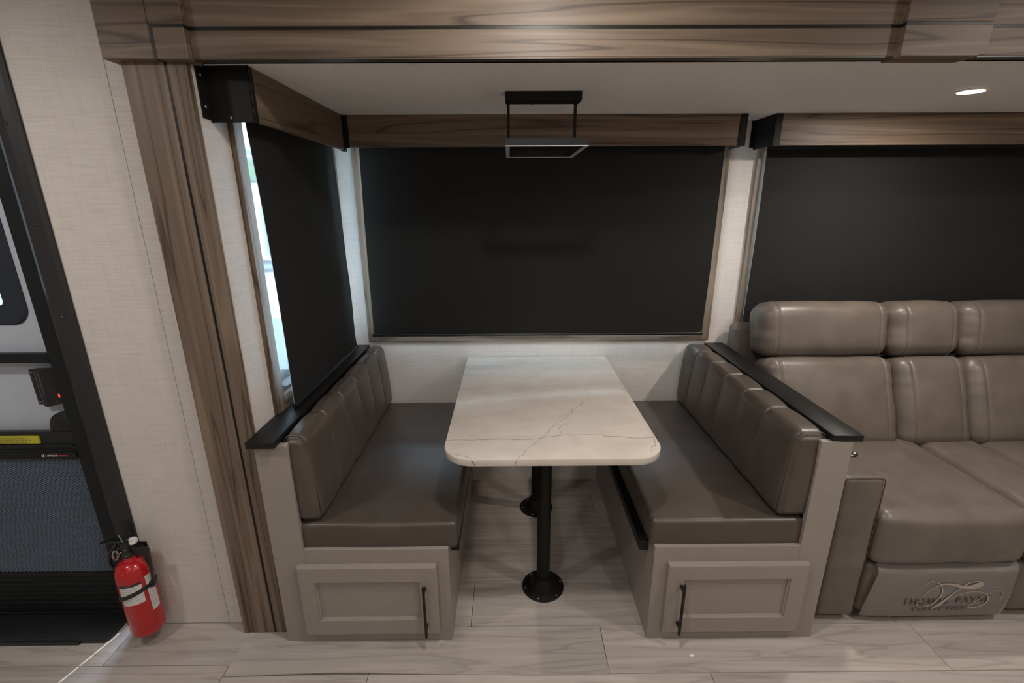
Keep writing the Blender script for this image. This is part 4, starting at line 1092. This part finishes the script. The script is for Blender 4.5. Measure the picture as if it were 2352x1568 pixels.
# ================================================================== FIRE EXTINGUISHER
ex = thing('fire_extinguisher', 'red fire extinguisher with black lever hanging on the wall beside the door', 'fire extinguisher', (-1.445, -1.036, 0.045))
EX, EY = -1.447, -1.037
b = B()
prof = [(0.0, 0.045), (0.030, 0.044), (0.046, 0.047), (0.0535, 0.056), (0.055, 0.070), (0.055, 0.300)]
for i in range(1, 10):
    a = R(90 * i / 9); prof.append((0.020 + 0.035 * math.cos(a), 0.302 + 0.056 * math.sin(a)))
prof += [(0.0175, 0.362), (0.0165, 0.376), (0.0, 0.376)]
b.lathe(prof, (EX, EY, 0), 56, cap=False); obj('cylinder', b, M['red'], ex, 50)
b = B(); b.lathe([(0.019, 0.352), (0.019, 0.362), (0.0165, 0.364), (0.0165, 0.384), (0.012, 0.388)], (EX, EY, 0), 24)
b.box(EX - 0.013, EX + 0.016, EY - 0.012, EY + 0.012, 0.372, 0.412, 0.003, 2)
b.rod((EX - 0.012, EY, 0.385), (EX - 0.032, EY - 0.003, 0.384), 0.009, 0.008)
vl = obj('valve', b, M['blackplastic'], ex, 40)
b = B()
def lever_pts(L): return [Vector(p) for p in L]
for dy in (-0.0085, 0.0085):
    b.prism([(EX + 0.022, 0.398), (EX + 0.020, 0.418), (EX - 0.010, 0.426), (EX - 0.050, 0.424), (EX - 0.078, 0.414), (EX - 0.082, 0.408), (EX - 0.060, 0.409), (EX - 0.015, 0.408)], 'y', EY + dy - 0.0015, EY + dy + 0.0015)
b.prism([(EX + 0.020, 0.416), (EX - 0.010, 0.4265), (EX - 0.050, 0.4245), (EX - 0.080, 0.4125), (EX - 0.082, 0.4085), (EX - 0.050, 0.421), (EX - 0.010, 0.423), (EX + 0.020, 0.413)], 'y', EY - 0.010, EY + 0.010)
obj('lever', b, M['blackplastic'], ex, 30)
b = B(); b.prism([(EX - 0.010, 0.372), (EX - 0.045, 0.380), (EX - 0.060, 0.388), (EX - 0.060, 0.384), (EX - 0.045, 0.374), (EX - 0.010, 0.364)], 'y', EY - 0.009, EY + 0.009); obj('carry_handle', b, M['blackplastic'], ex, 30)
# gauge
b = B(); b.lathe([(0.0135, 0), (0.0135, 0.010), (0.012, 0.0105)], None, 24, Matrix.Translation((EX + 0.030, EY + 0.004, 0.412)) @ Matrix.Rotation(R(60), 4, 'X')); obj('gauge', b, M['paper'], ex, 40, 'white round pressure gauge')
# safety pin and ring
b = B(); b.rod((EX + 0.006, EY - 0.014, 0.418), (EX + 0.001, EY - 0.018, 0.452), 0.0016, n=8); obj('pin_rod', b, M['steel'], ex, 60); b = B(); b.rod((EX + 0.008, EY - 0.010, 0.420), (EX + 0.040, EY - 0.012, 0.440), 0.0016, n=8)
rc = Vector((EX - 0.030, EY - 0.016, 0.368))
for k, (tx, tz) in enumerate(((0.30, 0.0), (0.12, 0.4), (0.5, -0.3))):
    rr = 0.0135
    b.tube([rc + Vector((math.cos(R(a)) * rr * tx + 0.002 * k - 0.0002 * a * 0.05, -0.002 * k + rr * 0.5 * math.cos(R(a)), math.sin(R(a)) * rr * 1.3 + tz * 0.004)) for a in range(0, 360, 24)], 0.0010, 5, True)
b.tube([(EX - 0.022, EY - 0.014, 0.384), (EX - 0.028, EY - 0.017, 0.376), (EX - 0.016, EY - 0.018, 0.372), (EX - 0.008, EY - 0.016, 0.380)], 0.0012, 5)
obj('safety_pin', b, M['steel'], ex, 180, 'steel safety pin with a ring')['kind'] = 'stuff'
# mounting bracket arm and hanging strap
b = B(); b.box(EX + 0.015, EX + 0.078, EY - 0.004, EY + 0.001, 0.403, 0.412, 0.001, 1, Matrix.Translation((0, 0, 0)))
b.prism([(EX + 0.020, 0.404), (EX + 0.078, 0.410), (EX + 0.074, 0.398), (EX + 0.064, 0.330), (EX + 0.060, 0.330), (EX + 0.050, 0.372), (EX + 0.020, 0.380)], 'y', EY - 0.001, EY + 0.003)
b.box(EX - 0.020, EX + 0.020, wf - 0.003, wf - 0.0004, 0.10, 0.385, 0.001, 1); b.box(EX - 0.010, EX + 0.010, EY + 0.052, wf - 0.002, 0.19, 0.27)
b.prism([(EX + 0.0585, 0.24), (EX + 0.0625, 0.24), (EX + 0.078, 0.405), (EX + 0.073, 0.405)], 'y', EY - 0.004, EY + 0.004)
b.box(EX - 0.012, EX + 0.012, EY + 0.012, wf - 0.002, 0.366, 0.376)
obj('mounting_bracket', b, M['blackplastic'], ex, 30)
# strap round the cylinder, slanting
b = B(); t = bmesh.new(); L = []
for i in range(49):
    a = 2 * math.pi * i / 48; cx_, sy_ = math.cos(a), math.sin(a)
    zc_ = 0.234 + 0.021 * cx_ - 0.006 * sy_
    L.append([t.verts.new((EX + r_ * cx_, EY + r_ * sy_, zc_ + dz)) for r_, dz in ((0.0555, -0.0075), (0.0585, -0.0075), (0.0585, 0.0075), (0.0555, 0.0075))])
for A, Bq in zip(L, L[1:]):
    for j in range(4): t.faces.new((A[j], A[(j + 1) % 4], Bq[(j + 1) % 4], Bq[j]))
bmesh.ops.recalc_face_normals(t, faces=t.faces[:]); b._merge(t)
b.box(EX - 0.062, EX - 0.050, EY - 0.016, EY + 0.010, 0.205, 0.229, 0.002, 1)
b.box(EX + 0.052, EX + 0.062, EY - 0.010, EY + 0.014, 0.242, 0.268, 0.002, 1)
obj('strap', b, M['rubber'], ex, 30)
b = B(); b.tube([(EX - 0.030, EY - 0.004, 0.402), (EX - 0.050, EY - 0.004, 0.380), (EX - 0.068, EY - 0.003, 0.352), (EX - 0.075, EY, 0.318), (EX - 0.077, EY + 0.004, 0.300)], [0.006, 0.006, 0.006, 0.0055, 0.005], 8)
obj('hose', b, M['rubber'], ex, 180)
# labels
def label_patch(a0, a1, z0, z1, rr, slope=0.0):
    t = bmesh.new(); n = 12; L = []
    for i in range(n + 1):
        a = R(a0 + (a1 - a0) * i / n)
        L.append([t.verts.new((EX + r_ * math.cos(a), EY + r_ * math.sin(a), z)) for r_, z in ((rr, z0), (rr + 0.0003, z0), (rr + 0.0003, z1), (rr, z1))])
    for A, Bq in zip(L, L[1:]):
        for j in range(4): t.faces.new((A[j], A[(j + 1) % 4], Bq[(j + 1) % 4], Bq[j]))
    t.faces.new(L[0]); t.faces.new(L[-1][::-1]); bmesh.ops.recalc_face_normals(t, faces=t.faces[:]); return t
b = B(); b._merge(label_patch(254, 326, 0.204, 0.2805, 0.0551)); l1 = obj('paper_label', b, M['paper'], ex)
b = B(); b._merge(label_patch(254, 326, 0.2805, 0.2905, 0.0551)); obj('black_band', b, M['darkprint'], l1)
b = B(); b._merge(label_patch(340, 372, 0.150, 0.300, 0.0551)); l2 = obj('paper_label', b, M['paper'], ex)
b = B()
for k in range(8): b._merge(label_patch(259, 259 + rnd.uniform(36, 52), 0.2725 - k * 0.0085, 0.2733 - k * 0.0085, 0.0553))
for k in range(28):
    if k % 7 != 6: b._merge(label_patch(343, 343 + rnd.uniform(20, 28), 0.2945 - k * 0.0050, 0.2952 - k * 0.0050, 0.0553))
b._merge(label_patch(275, 300, 0.2860, 0.2872, 0.0555))
obj('label_print', b, M['inkgrey'], l1)['kind'] = 'stuff'

for ch in ex.children:
    if ch.name.split('.')[0] in ('valve', 'lever', 'carry_handle', 'gauge', 'pin_rod', 'safety_pin', 'hose'): ch.location.z += 0.024

# small white crumb on the floor
b = B(); b.soft((0.576, -1.135, 0.0022), (0.0075, 0.0035, 0.0022), 0.0020, (4, 4, 2), bulge((0.0075, 0.0035, 0.0022), (0, 0, 0), 0.0012, 3, 300))
tag(obj('crumb', b, M['crumb'], None, 60), 'small white crumb on the floor in front of the right bench', 'crumb')

# ================================================================== OUTSIDE
struct('ground', B().box(-14, 10, 0.3, 16, -0.86, -0.80), M['gravel'])
NY = 3.5
nb = thing('trailer', 'white ribbed side of a neighbouring trailer seen through the left window gap', 'trailer', (-4.0, NY, -0.8))
b = B(); prev = None
t = bmesh.new(); zz = 0.90; ribs = []
def siding(z0, z1, pitch, depth):
    b = B(); pts = [(NY + 0.05, z0)]; z = z0
    while z < z1 - 1e-6:
        pts += [(NY - depth, z + pitch * 0.08), (NY - depth * 0.8, z + pitch * 0.35), (NY, z + pitch * 0.6), (NY, min(z1, z + pitch * 0.98))]; z += pitch
    pts.append((NY + 0.05, z1)); b.prism(pts, 'x', -9.5, -0.7); return b
obj('siding', siding(0.90, 1.76, 0.062, 0.014), M['siding'], nb, 20)
obj('siding', siding(0.15, 0.76, 0.062, 0.014), M['siding'], nb, 20)
obj('skirt_panel', B().box(-9.5, -0.7, NY - 0.01, NY + 0.05, -0.55, 0.15), plain('pale_blue_grey_panel', (0.42, 0.50, 0.56, 1), 0.4), nb)
obj('trim_band', B().box(-9.5, -0.7, NY - 0.03, NY + 0.05, 0.76, 0.80).box(-9.5, -0.7, NY - 0.03, NY + 0.05, 0.86, 0.90), M['rvblack'], nb)
obj('trim_band', B().box(-9.5, -0.7, NY - 0.02, NY + 0.05, 0.80, 0.86), M['darkglass'], nb)
obj('roof_rail', B().box(-9.5, -0.7, NY - 0.04, NY + 0.05, 1.76, 1.82, 0.01, 1), M['siding'], nb)
wf_ = obj('window_frame', rounded_frame_xz(-3.10, -2.45, 0.95, 1.58, 0.08, 0.06, 0.03, NY - 0.035, NY - 0.016), plain('grey_window_frame', (0.35, 0.42, 0.47, 1), 0.4), nb, 30)
obj('window_pane', B().box(-3.07, -2.48, NY - 0.022, NY - 0.018, 0.98, 1.55), M['darkglass'], wf_)
obj('body_shell', B().box(-9.5, -0.7, NY + 0.05, NY + 2.3, -0.55, 1.78), M['siding'], nb)
# awning bars over it
aw = thing('awning', 'thin dark awning arm above the neighbouring trailer', 'awning', (-3.1, NY - 0.1, 2.1))
obj('roller_tube', B().rod((-9.0, NY - 0.10, 2.16), (-0.8, NY - 0.10, 2.16), 0.030).rod((-9.0, NY - 0.10, 2.09), (-0.8, NY - 0.10, 2.09), 0.018), M['darkglass'], aw, 40)
# tree beyond
b = B(); rt = random.Random(5)
for k in range(420):
    th = rt.uniform(0, 2 * math.pi); ph = rt.uniform(0, math.pi); rr = 1.5 * rt.uniform(0.6, 1.0)
    c = Vector((-8.2 + 2.6 * rr * math.cos(th) * math.sin(ph) / 1.5, 11.5 + rr * math.sin(th) * math.sin(ph), 1.75 + 0.95 * rr * math.cos(ph) / 1.5))
    t = bmesh.new(); bmesh.ops.create_icosphere(t, subdivisions=1, radius=rt.uniform(0.16, 0.34))
    for v in t.verts: v.co = v.co * rt.uniform(0.7, 1.2) + c
    b._merge(t)
tr = thing('tree', 'green tree beyond the neighbouring trailer roof', 'tree', (-8.2, 11.5, -0.8))
cr_ = obj('crown', b, M['foliage'], tr)
obj('trunk', B().rod((-8.2, 11.5, -0.8), (-8.2, 11.5, 1.3), 0.16, 0.10), plain('bark', (0.10, 0.07, 0.05, 1), 0.9), tr, 40)
